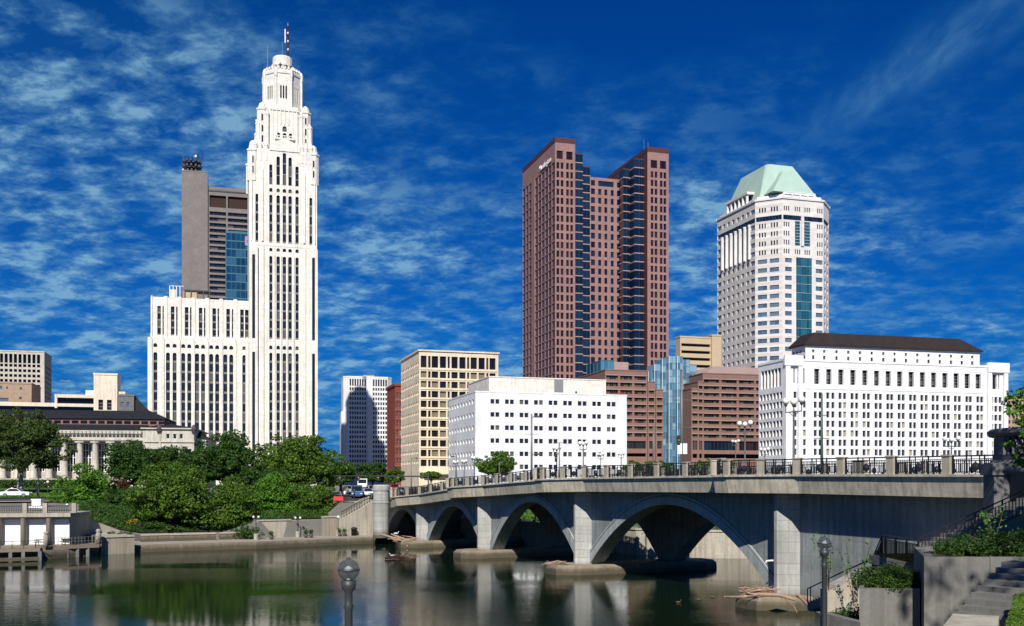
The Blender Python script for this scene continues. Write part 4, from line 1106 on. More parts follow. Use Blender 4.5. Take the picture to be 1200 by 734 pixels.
pink_twin_tower()

def copper_roof_tower():
    b = Bld('skyscraper', 'pale stone octagonal skyscraper crowned with a green copper hipped roof', 'skyscraper', 917, 500, 17)
    X = b.lx; W_ = X(965)
    def solve_c():
        lo, hi = 0., 60.
        for _ in range(50):
            c = (lo+hi)/2; wx = b.C.x-c*b.ca-c*b.sa; wy = b.C.y-c*b.sa+c*b.ca
            if wx/wy*F+CX > 885: lo = c
            else: hi = c
        return c
    c = solve_c(); L_ = b.ly(840.5, -c)-c; m = b.mb; g = 'pale_granite'
    P = [(0, 0), (W_, 0), (W_+c, c), (W_+c, c+L_), (W_, 2*c+L_), (0, 2*c+L_), (-c, c+L_), (-c, c)]
    z1 = b.z(232.4); A = math.sqrt(2)*c
    Y = lambda py: b.z(py)
    SG = dict(depth=.4, glass='glass_dark', nx=1); SW = dict(depth=.4, glass='glass_slate', nx=2, ft=.12, frame='grey_frame'); SC = dict(depth=.25, glass='glass_teal', nx=6, nz=1, ft=.12, frame='teal_mullion', name='glass_band')
    zrow_hi = [(Y(246.5), Y(241))]
    hi = [(Y(y+2.8), Y(y-2.8)) for y in (262.5, 273., 283.5, 294.)]
    lowr = [(Y(304.6+10.42*i+2.6), Y(304.6+10.42*i-2.6)) for i in range(24)]
    lowr = [r for r in lowr if r[0] > 1]
    band = (Y(257), Y(251.5))
    Sband = dict(depth=.5, glass='glass_navy', nx=8, ft=.15, frame='dark_pole', name='glass_band')
    def triple(c0, w, zr):
        return [(c0+w*(k-.5)-w*.28, c0+w*(k-.5)+w*.28, a, q, SG) for k in (-.5, .5, 1.5) for a, q in zr]
    # front face
    def fr(px): return X(px)
    f = []
    for px in (922, 961.): f += triple(fr(px)-.1, 1.25, hi)
    for px in (922, 934.8, 946.2, 961): f += triple(fr(px)-.1, 1.2, zrow_hi)
    for px in (934.8, 946.2): f += triple(fr(px)-.1, 1.2, [hi[3]])
    for px in (924, 960): f += [(max(fr(px-4), .5), fr(px+4), a, q, SW) for a, q in lowr]
    f += [(.4, W_-.4, band[0], band[1], Sband)]
    for p, q in ((931.6, 937.6), (942.2, 949.4)): f += [(fr(p), fr(q), Y(287)+(Y(258)-Y(287))*i/8+.12, Y(287)+(Y(258)-Y(287))*(i+1)/8, SC2) for i in range(8)]
    n = len(lowr)
    zt = Y(300.5); zb = max(lowr[-1][0], 2)
    fh = (Y(304.6)-Y(315.02))
    k = 0
    while zt-(k+1)*fh > 1: f.append((fr(933), fr(951.5), zt-(k+1)*fh+.1, zt-k*fh, SC)); k += 1
    b.wall(P[0], P[1], 0, z1, f, .4, g)
    m.box(fr(938.4), fr(941.6), -.6, 0, Y(287), Y(251), g)
    # chamfer A (faces left-front)
    ca_ = []
    s_of = lambda px: A*(px-885)/(917-885.)
    for px in (893.5, 907.5):
        s0 = s_of(px); ca_ += triple(s0, 1.35, hi+zrow_hi) + [(s0-2.3, s0+2.3, a, q, SW) for a, q in lowr]
    ca_ += [(.4, A-.4, band[0], band[1], Sband)]
    b.wall(P[7], P[0], 0, z1, ca_, .4, g)
    cc = []
    for fz in (.3, .72): cc += [(A*fz-1.6, A*fz+1.6, a, q, SW) for a, q in lowr+hi]
    b.wall(P[1], P[2], 0, z1, cc+[(.4, A-.4, band[0], band[1], Sband)], .4, g)
    # left flank
    lo = []; nw = 8
    for i in range(nw):
        s0 = L_*(i+.5)/nw
        wide = i in (0, nw-1)
        rr_ = lowr + (hi+zrow_hi if wide else zrow_hi)
        w = 2.0 if wide else 1.25
        lo += [(s0-w, s0+w, a, q, SW) for a, q in rr_]
    lo += [(L_*.005, L_*.995, band[0], band[1], Sband)]
    l0, l1 = L_*1.02/nw, L_*(nw-1.02)/nw
    lo += [(l0, l1, Y(299), band[0]-.02, dict(depth=3.2, glass='glass_black', name='loggia_recess'))]
    b.wall(P[6], P[7], 0, z1, lo, .4, g)
    cl = MB()
    for i in range(7):
        s0 = L_*(1.15+i*(nw-2.3)/6)/nw; y = c+L_-s0
        cl2 = MB(); cl2.lathe((-c+.1, y, Y(299)), [(1.05, 0), (.95, .8), (.95, Y(258)-Y(299)), (1.1, Y(257.2)-Y(299))], 'white_paint', 10); cl2.obj('column', b.root, True)
    for i in range(2, 6): b.wall(P[i], P[i+1], 0, z1, mat=g) if i != 6 else None
    b.coping(P, z1-.1, .9, .5, g)
    for i in range(22): m_ = None
    b.cap(P, z1-.2)
    # setback storey and parapets
    def inset(t): return [(P[i][0]+(t if P[i][0] < W_/2 else -t)*(1 if abs(P[i][0]-W_/2) > W_/2+.1 else .4), P[i][1]+(t if P[i][1] < c+L_/2 else -t)*(1 if P[i][1] in (0, 2*c+L_) else .4)) for i in range(8)]
    z2 = b.z(228.); Q = inset(2.6)
    m.prism(Q, z1-.1, z2-1.2, 'dark_pink_granite'); Q2 = inset(1.4); m.prism(Q2, z2-1.2, z2+.6, 'white_paint')
    # small colonnade above the left flank
    ya, yz = b.ly(875.5, -c+1.2), b.ly(853, -c+1.2)
    for i in range(6):
        y = ya+(yz-ya)*i/5; o = MB(); o.lathe((-c+1.2, y, z1-.1), [(.8, 0), (.7, .4), (.7, 5.8), (.85, 6.2)], 'white_paint', 10); o.obj('column', b.root, True)
    m.box(-c+.3, -c+7.5, ya-1.5, yz+1.5, z1+6.1, z1+7.4, g); m.box(-c+3, -c+7.4, ya-1, yz+1, z1-.1, z1+6.1, 'glass_black')
    # front pavilion under the second hip
    m.box(X(919), X(957), 1.0, 12, z1+2.6, b.z(223), 'white_paint'); m.box(X(921), X(955), 2.0, 12, z1-.1, z1+2.6, 'glass_dark')
    for px in (920, 930, 939, 948, 955.5): m.box(X(px)-.4, X(px)+.4, 1.0, 2.0, z1-.1, z1+2.6, g)
    # copper roofs
    o = MB(); base = inset(3.0); zr = b.z(194.5, W_/2, c+L_/2)
    yf_, yb_ = c+4., c+L_*.8; zr = b.z(194.8, W_/2, yf_)
    u0, u1 = b.lx(899, yf_), b.lx(930.5, yf_)
    top = [(u0+1, yf_), (u1-1, yf_), (u1, yf_+1.5), (u1, yb_-1.5), (u1-1, yb_), (u0+1, yb_), (u0, yb_-1.5), (u0, yf_+1.5)]
    o.prism(base, z2+.6, zr, 'copper_roof', top=top)
    fx0, fx1 = X(907), X(955.5); zf = b.z(224); zft = b.z(202, W_/2, 6)
    o.prism([(fx0, .9), (fx1, .9), (fx1, 20), (fx0, 20)], zf, zft, 'copper_roof', top=[(X(917.5, 6), 6), (X(930, 6), 6), (X(930, 6), 24), (X(917.5, 6), 24)])
    yc, ry = (yf_+yb_)/2, 0.
    rm = o.obj('roof', b.root)
    o = MB(); o.box(W_/2-4, W_/2-2, yc-ry, yc-ry+2, zr, zr+1.6, 'dish_grey'); o.obj('roof_vent', rm)
    b.finish()
SC2 = dict(depth=.3, glass='glass_teal', nx=3, ft=.12, frame='teal_mullion', name='glass_band')
copper_roof_tower()

def tan_striped():
    b = Bld('office_building', 'small tan office block with dark horizontal bands, behind the blue glass atrium', 'office building', 797, 420, 17)
    W_ = b.lx(833); e = b.lx(844); z1 = b.z(395)
    S_ = dict(depth=1.2, glass='glass_black', nx=1, name='window_band')
    ops = [(b.lx(798.5), W_-.2, b.z(405.6+i*8.2), b.z(402.2+i*8.2), S_) for i in range(16)]
    rectbld(b, W_, 4, z1, [o for o in ops if o[2] > 0], mat='tan_panel', depth=1.2)
    rectbld(b, e-W_-.01, 14, z1+1, mat='tan_panel', x0=W_+.01, y0=-1)
    b.finish()
tan_striped()

def pink_terraces():
    b = Bld('office_building', 'left pink brick office wing with brown window bands, stepping down beside the glass atrium', 'office building', 709, 300, 15)
    X = b.lx; Y = b.z
    steps = [(X(709), X(758.5), 0, Y(433.4)), (X(758.5)+.02, X(767), -.5, Y(446.5)), (X(767)+.02, X(775.6), -1.0, Y(455.6))]
    S_ = dict(depth=.5, glass='glass_bronze', nx=6, ft=.14, frame='dark_pole', name='window_band'); S2 = dict(depth=.5, glass='glass_bronze', nx=2, ft=.14, frame='dark_pole', name='window_band')
    SP = dict(depth=.5, glass='glass_bridgeview', nx=9, ft=.1, frame='dark_pole', name='window_band'); SD = dict(depth=1.5, glass='glass_black', nx=1, name='window_band')
    rw = [442, 450.2, 458.8, 467.4, 475.8, 484.4, 492.8, 501.2, 509.3]
    for i, (a, e, y, z1) in enumerate(steps):
        ops = []
        for k, r in enumerate(rw):
            if Y(r-2.4) < z1-.6:
                if i == 0:
                    n = 3
                    for j in range(n): ops.append(((e-a)*(j/n)+.35, (e-a)*((j+1)/n)-.35, Y(r+2.3), Y(r-2.), S_))
                else: ops.append((.3, e-a-.3, Y(r+2.3), Y(r-2.), S2))
        ops += [(.4, e-a-.4, Y(525.6), Y(516.6), SP), (.4, e-a-.4, Y(535), Y(531), SD)]
        rectbld(b, e-a, 40, z1, ops, mat='pink_brick', x0=a, y0=y, depth=.5, coping=(.3, .12))
        for r in rw:
            if Y(r-2.4) < z1-.6: b.mb.box(a+.02, e-.02, y-.16, y-.001, Y(r-2.8)+.05, Y(r-2.2), 'pale_pink')
    b.finish(winname='window_band')
    b = Bld('glass_pavilion', 'small teal glass penthouse with pink cap above the left pink wing', 'penthouse', 704, 330, 15, 7.5)
    e = b.lx(719.6); z1 = b.z(422)
    S3 = dict(depth=.1, glass='glass_blue', nx=4, nz=1, ft=.12, frame='teal_mullion')
    rectbld(b, e, 14, z1, [(.2, e-.2, z1-3.8*(i+1)+.2, z1-3.8*i-.2, S3) for i in range(6)], [(.3, 13.7, z1-3.8*(i+1)+.2, z1-3.8*i-.2, dict(S3, glass='glass_deepblue')) for i in range(6)], mat='teal_mullion', depth=.1, coping=None)
    rectbld(b, b.lx(737)-e-.02, 14, b.z(423.5), mat='pale_pink', x0=e+.02, y0=.5, coping=None)
    b.finish()
    b = Bld('office_building', 'right pink brick office wing with brown window bands and pale pink roof storey', 'office building', 808.5, 300, 15)
    X = b.lx; Y = b.z
    steps = [(X(808.5), X(817.), -1.0, Y(455.6)), (X(817.)+.02, X(823.5), -.5, Y(447)), (X(823.5)+.02, X(905), 0, Y(437.))]
    rw = [446, 454, 462, 470, 478.3, 486.6, 495, 503.2, 511.]
    for i, (a, e, y, z1) in enumerate(steps):
        ops = []
        for k, r in enumerate(rw):
            if Y(r-2.4) < z1-.6:
                if i == 2:
                    n = 4
                    for j in range(n): ops.append(((e-a)*(j/n)+.35, (e-a)*((j+1)/n)-.35, Y(r+2.0), Y(r-1.8), S_))
                else: ops.append((.3, e-a-.3, Y(r+2.0), Y(r-1.8), S2))
        ops += [(.4, (e-a)*.48, Y(527.5), Y(516.6), dict(SP, glass='glass_navy')), ((e-a)*.52, e-a-.4, Y(527.5), Y(516.6), dict(SP, glass='glass_purple')), (.4, e-a-.4, Y(537), Y(532), SD)]
        rectbld(b, e-a, 40, z1, ops, mat='pink_brick', x0=a, y0=y, depth=.5, coping=(.3, .12))
        for r in rw:
            if Y(r-2.4) < z1-.6: b.mb.box(a+.02, e-.02, y-.16, y-.001, Y(r-2.6)+.05, Y(r-2.0), 'pale_pink')
    a = X(835.5, 2)
    b.mb.prism([(X(827, 2), 2), (X(906), 2), (X(906), 30), (X(827, 2), 30)], Y(437)-.1, Y(427.6), 'pale_pink', top=[(a, 2), (X(906), 2), (X(906), 30), (a, 30)])
    b.finish(winname='window_band')
pink_terraces()

def blue_atrium():
    b = Bld('glass_atrium', 'stepped light blue glass atrium between the two pink brick wings', 'atrium', 776, 303, 15)
    g = 'glass_blue'
    def blk(p0, p1, y, ytop, dz=2.0):
        a, e = b.lx(p0, y), b.lx(p1, y); z1 = b.z(ytop, a, y); o = b.mb
        zb = z1; rw = []
        n = max(1, round((e-a)/1.0)); w = (e-a)/n
        z = z1
        while z > 0:
            zl = max(0, z-dz)
            for i in range(n): o.box(a+i*w, a+(i+1)*w, y, y+6, zl+.01, z-.01, g)
            o.box(a-.02, e+.02, y-.10, y-.005, zl-.04, zl+.06, 'steel'); z -= dz
        for i in range(n+1): o.box(a+i*w-.06, a+i*w+.06, y-.13, y-.002, 0, z1+.1, 'white_frame' if i % 4 == 0 else 'steel')
    blk(759.6, 767, 8, 435.8); blk(767, 776.4, 7, 427); blk(776, 784, 5.2, 421)
    blk(784, 791.6, 3.2, 417.5); blk(791.8, 793.6, 4.8, 418); blk(793.8, 799.8, 1.8, 417.5)
    blk(800, 808, 4.6, 421.5); blk(808, 816, 6.4, 428); blk(816, 822, 8, 438)
    b.finish()
blue_atrium()

def courts():
    b = Bld('courthouse', 'wide white marble court building with dark brown hipped roof, at the right', 'courthouse', 919.5, 240, 15.5)
    X, Y = b.lx, b.z; L_ = b.ly(889); W_ = X(1179.5); g = 'white_marble'
    SB = dict(depth=.35, glass='glass_bridgeview', nx=1); ST = dict(depth=.9, glass='glass_dark', nx=2, nz=5, ft=.1)
    SS = dict(depth=.5, glass='glass_dark')
    q = lambda cx, o=880.: o+cx/3.3375
    xm = X(944); xr = X(1152)
    pl = [(173, 11), (192, 11), (209, 11)]
    pr = [(252, 271), (301, 321), (349, 367), (396, 414), (443, 460), (490, 507), (536, 551), (580, 596), (625, 641), (669, 686), (713, 730), (757, 773), (800, 816), (845, 859), (888, 903)]
    rr = [942, 958.5, 975]
    rs = rows(b, 462.5, 11.15, 7, 7.4, 0)
    cols = colsx(b, [q(c) for c, _ in pl]+[q(c) for p in pr for c in p]+[q(c) for c in rr], 3.6)
    zw = Y(421.5)
    zh = [(Y(449.), Y(431.))]
    f = grid(cols, rs, SB)
    tall = [258, 305, 352, 399, 446, 492, 537, 582, 627, 671, 715, 759, 803, 846, 889]
    f += grid(colsx(b, [q(c) for c in tall], 6.2), zh, ST)
    f += grid(colsx(b, [q(188)], 4.6), zh, SS) + grid(colsx(b, [q(169), q(207)], 1.7), zh, SS) + grid(colsx(b, [q(953)], 5.0), zh, SS) + grid(colsx(b, [q(937), q(969)], 1.6), zh, SS)
    lf = []
    for k in range(7): y = L_*(k+.7)/7.8; lf += [(y-.62, y+.62, z0, z1, SB) for z0, z1 in rs]
    for k in range(6): y = L_*(k+1.2)/7.8; lf += [(y-.75, y+.75, Y(452), Y(430), SS)]
    b.wall((0, 0), (W_, 0), 0, zw, f, .5, g); b.wall((0, L_), (0, 0), 0, zw, lf, .5, g); b.wall((W_, 0), (W_, L_), 0, zw, mat=g); b.wall((W_, L_), (0, L_), 0, zw, mat=g)
    P = [(0, 0), (W_, 0), (W_, L_), (0, L_)]; b.cap(P, zw-.05); b.coping(P, zw-.2, .5, .15, g)
    m = b.mb
    # shallow pilasters, string courses, pavilion steps
    for c in tall: x = X(q(c)); m.box(x-1.3, x+1.3, -.06, -.002, zh[0][1]+.35, zh[0][1]+.6, g)
    m.box(xm-.1, xr+.1, -.10, -.002, Y(455), Y(453.8), g)
    for p, r in ((-.3, xm-1.), (xr+1., W_+.3)): m.box(p, r, -.75, -.01, zw-1.4, zw+1.0, g)
    for p in (.0, xm-2.2, xr+1, W_-1.2): m.box(p, p+1.2, -.6, -.01, 0, zw-1.4, g)
    # attic block
    a, e = X(944, 3), X(1148, 3); y0 = 3.; y1 = L_-3; z2 = b.z(405, a, y0)
    SA = dict(depth=.3, glass='glass_dark')
    small = [244, 287, 335, 381, 427, 473, 518, 562, 607, 651, 695, 739, 783, 825, 866]
    cA = [(b.lx(q(c)-1.35, y0)-a, b.lx(q(c)+1.35, y0)-a) for c in small]
    fz = [(b.z(424.3, a, y0), b.z(416.3, a, y0)), (b.z(412.8, a, y0), b.z(409.3, a, y0))]
    la = [((y1-y0)*(k+.5)/4-.45, (y1-y0)*(k+.5)/4+.45, z0, z1, SA) for k in range(4) for z0, z1 in fz]
    b.wall((a, y0), (e, y0), zw, z2, grid(cA, fz, SA), .3, g); b.wall((a, y1), (a, y0), zw, z2, la, .3, g); b.wall((e, y0), (e, y1), zw, z2, mat=g); b.wall((e, y1), (a, y1), zw, z2, mat=g)
    o = MB(); zr = b.z(393.8, a+3, 9)
    E_ = [(a-.6, y0-.6), (e+.6, y0-.6), (e+.6, y1+.6), (a-.6, y1+.6)]
    o.prism(E_, z2, z2+.35, 'brown_roof'); ym = (y0+y1)/2
    o.prism(E_, z2+.353, zr, 'brown_roof', top=[(a+2.4, ym-3), (e-6, ym-3), (e-6, ym+3), (a+2.4, ym+3)])
    rf = o.obj('roof', b.root)
    for k in range(7):
        x = a+(e-a)*(k+.55)/7; o = MB(); zq = z2+1.6
        o.prism([(x-.7, y0+.8), (x+.7, y0+.8), (x+.7, y0+3.6), (x-.7, y0+3.6)], zq-1., zq+.1, 'brown_roof'); o.box(x-.4, x+.4, y0+.72, y0+.79, zq-.5, zq+.02, 'glass_black'); o.obj('dormer', rf)
    b.finish()
courts()

def far_right():
    b = Bld('office_building', 'grey block glimpsed behind the leaves at the right edge', 'building', 1180, 420, 15)
    W_ = b.lx(1240); z1 = b.z(466)
    S_ = dict(depth=.3, glass='glass_dark')
    rectbld(b, W_, 25, z1, grid(colsx(b, [1183+i*4.4 for i in range(8)], 2.2), rows(b, 472, 7.5, 12, 4), S_), mat='buff_brick')
    b.finish()
far_right()

def left_group():
    b = Bld('office_building', 'cream office block with deep gridded windows at the far left edge', 'office building', -40, 480, 16)
    X, Y = b.lx, b.z; W_ = X(52); z1 = b.z(413, W_); L_ = 22.
    wx = lambda px: X(px)
    cols = [(X(1.8+i*5.42-1.85), X(1.8+i*5.42+1.85)) for i in range(-7, 9) if i*5.42+1.8 < 50]
    zz = lambda py: b.z(py, W_)
    ST = dict(depth=1.6, glass='glass_black'); SB = dict(depth=1.4, glass='glass_black')
    f = grid(cols, [(zz(426.5), zz(416.))], ST) + grid(cols, [(zz(431+i*5.9), zz(427.7+i*5.9)) for i in range(14)], SB)
    f = [o for o in f if o[2] > 0]
    r = [(1.+k*2.6, 2.9+k*2.6, a, c, SB) for k in range(8) for a, c in [(zz(431+i*5.9), zz(427.7+i*5.9)) for i in range(12)]]
    rectbld(b, W_, L_, z1, f, (), r, mat='court_stone', depth=1.2)
    b.finish()
    b = Bld('brick_building', 'low pinkish buff block below the gridded cream office', 'building', -40, 370, 16)
    X = b.lx; W_ = X(37); z1 = b.z(450, W_); zz = lambda py: b.z(py, W_)
    S_ = dict(depth=.3, glass='glass_slate'); 
    f = [(X(p), X(q_), zz(d), zz(c), S_) for p, q_, c, d in ((-1, 2.5, 453.5, 457), (7.5, 9.5, 454, 457), (23, 26, 454.5, 457), (22.5, 25.5, 465.5, 468.5), (-3, 10, 467, 471))]
    rectbld(b, W_, 20, z1, f, mat='buff_brick')
    b.finish()
    b = Bld('parking_building', 'cream parking deck with square stair tower, behind the old courthouse roof', 'parking building', -60, 320, 16)
    X = b.lx; E_ = X(137.5); zz = lambda py, x=0: b.z(py, X(110)) ; g = 'cream_plaster'; m = b.mb
    xt = X(110); x6 = X(64)
    m.box(0, x6, 0, 18, zz(477.5), zz(473.2), g); m.box(0, x6, 1.2, 18, 0, zz(477.5), 'glass_black')
    m.box(x6+.01, xt, 0, 18, zz(466.7), zz(463), g); m.box(x6+.01, xt, 0, 18, zz(477.2), zz(473.6), g); m.box(x6+.01, xt, 1.5, 18, zz(473.6), zz(466.7), 'glass_black'); m.box(x6+.01, X(67), -.1, 1.4, zz(479), zz(463), g)
    m.box(X(100), xt, .5, 12, zz(463), zz(457.5), 'white_paint'); m.box(x6+.01, xt, 1.2, 18, 0, zz(477.2), 'glass_black')
    S_ = dict(depth=.8, glass='glass_dark', nz=3, ft=.15)
    t0 = b.mb; 
    ops = [(X(115.5)-xt, X(121)-xt, zz(480.5), zz(468.5), S_), (X(125.5)-xt, X(131)-xt, zz(480.5), zz(468.5), S_)]
    rectbld(b, E_-xt, 12, zz(439), ops, mat=g, depth=.8, x0=xt+.01, y0=-.6)
    for px, t in ((73.5, 445.5), (85.5, 457.5)):
        m.tube([(X(px), 6, zz(463)), (X(px), 6, zz(t))], .13, 'grey_pole', 5); m.box(X(px)-1.5, X(px)+1.5, 5.9, 6.1, zz(t)-.1, zz(t)+.15, 'grey_pole')
    b.finish()
    b = Bld('brick_building', 'dark grey brick building with slanting roof edge beside the cream stair tower', 'building', 138, 330, 16)
    X = b.lx; zz = lambda py: b.z(py, X(155))
    S_ = dict(depth=.3, glass='glass_slate')
    rectbld(b, X(157), 16, zz(464), grid(colsx(b, (143, 150), 3.2), [(zz(477), zz(471.5))], S_), mat='stone_dark')
    m = b.mb; m.add([(X(157), 1, 0), (X(175), 1, 0), (X(175), 1, zz(481)), (X(157), 1, zz(463)), (X(157), 16, 0), (X(175), 16, 0), (X(175), 16, zz(481)), (X(157), 16, zz(463))],
                    [(0, 1, 2, 3), (7, 6, 5, 4), (3, 2, 6, 7), (1, 5, 6, 2)], 'slate_roof')
    m.box(X(138), X(146), 3, 8, zz(464), zz(458.5), 'cream_plaster')
    b.finish()
left_group()

def old_courthouse():
    b = Bld('courthouse', 'old cream stone courthouse with classical columns and black slate roof, behind the left trees', 'courthouse', -60, 236, 10, 7.6)
    X, Y = b.lx, b.z; g = 'court_stone'; m = b.mb
    E_ = X(167); z = lambda py: b.z(py, X(90))
    zc = z(505.5); zt = z(517.5); zb = z(560)
    Sw = dict(depth=.4, glass='glass_bridgeview', nx=3, nz=4, ft=.16, frame='white_frame', edge=True)
    # back wall of the colonnade with tall windows
    cl = [20+18.2*i for i in range(-3, 8)]
    yb = 2.6
    wins = [(b.lx(c+9.1-5.2, yb), b.lx(c+9.1+5.2, yb), z(553), z(519), Sw) for c in cl[:-1]]
    b.wall((0, yb), (E_, yb), 0, zt, wins, .4, g)
    m.box(0, E_, 0, 14, zt, zc, g); m.box(-.3, E_+.3, -.35, 0, zt+.3, zt+.8, g)
    m.box(-.6, E_+.6, -.9, 14, zc, z(503.4), g)
    for i in range(48): x = E_*(i+.5)/48; m.box(x-.35, x+.35, -1.0, -.905, zc-.55, zc-.02, g)
    m.box(-.4, E_+.4, -1.6, yb, 0, z(561), g)
    for i, c in enumerate(cl):
        o = MB(); x = X(c); h = zt-z(561)
        o.lathe((x, .55, z(561)), [(.95, 0), (.95, .35), (.75, .6), (.76, h*.3), (.62, h-1.1), (.66, h-.8), (.9, h-.35)], g, 14)
        o.box(x-.95, x+.95, -.4, 1.5, z(561)+h-.35, z(561)+h-.003, g); o.obj('column', b.root, True)
    # corner pavilion to the right with three windows
    xa, xb = X(168), X(228); S3 = dict(depth=.35, glass='glass_dark', edge=True, ft=.1, frame='white_frame')
    ops = grid(colsx(b, (197.5, 205.5, 213), 4.2), [(z(514), z(508))], S3)
    ops = [(p-xa-.01, q_-xa-.01, r, t, u) for p, q_, r, t, u in ops]+[(X(c)-xa-2.2, X(c)-xa+2.2, z(551), z(526), Sw) for c in (180, 197, 214)]
    b.wall((xa+.01, -1), (xb, -1), 0, z(502.5), ops, .4, g); b.wall((xb, -1), (xb, 24), 0, z(502.5), mat=g); b.wall((xa, 3), (xa, -1), 0, z(502.5), mat=g)
    m.box(xa-.4, xb+.5, -1.5, 24, z(502.4), z(501), g); m.box(X(187), X(189.5), -1.25, -.9, 0, z(502.5), g)
    m.box(X(170), xb+.3, -1.3, -.95, z(518), z(516.8), g)
    x2 = X(240); b.wall((xb+.02, 3), (x2, 3), 0, z(512), mat=g); b.wall((x2, 3), (x2, 24), 0, z(512), mat=g)
    # roofs
    o = MB()
    o.prism([(-1, -1.2), (E_+.8, -1.2), (E_+.8, 3.4), (-1, 3.4)], z(503.3), z(496.5), 'slate_roof', top=[(-1, 3.3), (E_+.8, 3.3), (E_+.8, 3.4), (-1, 3.4)])
    o.prism([(-1, 3.41), (X(190), 3.41), (X(190), 20), (-1, 20)], z(503), z(489.5), 'pink_brick')
    o.prism([(-1.4, 2.9), (X(192), 2.9), (X(192), 20.5), (-1.4, 20.5)], z(489.4), z(488.4), 'slate_roof')
    o.prism([(-1.4, 2.9), (X(192), 2.9), (X(192), 20.5), (-1.4, 20.5)], z(488.3), b.z(481, X(90), 10), 'slate_roof', top=[(-1.4, 10), (X(168), 10), (X(168), 12), (-1.4, 12)])
    o.prism([(xa-.5, -1.5), (xb+.5, -1.5), (xb+.5, 24), (xa-.5, 24)], z(500.9), z(495), 'slate_roof', top=[(xa+4, 5), (xb-6, 5), (xb-6, 18), (xa+4, 18)])
    o.prism([(xb+.6, 2.5), (x2+.5, 2.5), (x2+.5, 24), (xb+.6, 24)], z(512), z(503), 'slate_roof', top=[(xb+.6, 9), (x2-3, 9), (x2-3, 12), (xb+.6, 12)])
    for i in range(24): x = X(192)*(i+.5)/24; o.box(x-.75, x+.75, 3.35, 3.4, z(495.5), z(492), 'glass_black')
    rf = o.obj('roof', b.root)
    for x in (X(187.5), xb): 
        o = MB(); o.lathe((x, -1.2, z(502)), [(.5, -.9), (.7, 0), (.45, .6), (.2, 1.0)], 'dish_grey', 8); o.obj('finial', rf)
    for k in range(30): pass
    b.finish()
old_courthouse()
# ---------------------------------------------------------------- trees and shrubs
def leaf_mesh(name, pts, nrm, size, mat, seed, jitter=.9):
    """many small folded leaf faces"""
    rg = np.random.default_rng(seed); n = len(pts)
    nv = nrm+rg.normal(0, jitter, (n, 3)); nv /= np.linalg.norm(nv, axis=1)[:, None]+1e-9
    t = np.cross(nv, rg.normal(0, 1, (n, 3))); t /= np.linalg.norm(t, axis=1)[:, None]+1e-9
    b = np.cross(nv, t); s = size*rg.uniform(.6, 1.25, (n, 1))
    V = np.stack([pts-t*s*.5, pts+b*s*.38-nv*s*.06, pts+t*s*.55-nv*s*.12, pts-b*s*.38-nv*s*.06], 1).reshape(-1, 3)
    me = bpy.data.meshes.new(name); me.vertices.add(n*4); me.vertices.foreach_set('co', V.astype(np.float32).ravel())
    me.loops.add(n*4); me.loops.foreach_set('vertex_index', np.arange(n*4, dtype=np.int32))
    me.polygons.add(n); me.polygons.foreach_set('loop_start', np.arange(0, n*4, 4, dtype=np.int32)); me.polygons.foreach_set('loop_total', np.full(n, 4, dtype=np.int32))
    me.materials.append(MATS[mat]); me.update(); me.validate(); return me
def crown_points(rg, blobs, per):
    """leaves scattered mostly near the outside of every blob"""
    P, N = [], []
    for (c, r) in blobs:
        k = max(24, int(per*1.7*r*r)); d = rg.normal(0, 1, (k, 3)); d /= np.linalg.norm(d, axis=1)[:, None]
        d[:, 2] = np.where(d[:, 2] < -.35, d[:, 2]*.45, d[:, 2])
        rad = r*(1-np.abs(rg.normal(0, .2, (k, 1)))**1.1)
        P.append(np.array(c)+d*rad*np.array([1, 1, .85])); N.append(d+np.array([0, 0, .35]))
    return np.concatenate(P), np.concatenate(N)
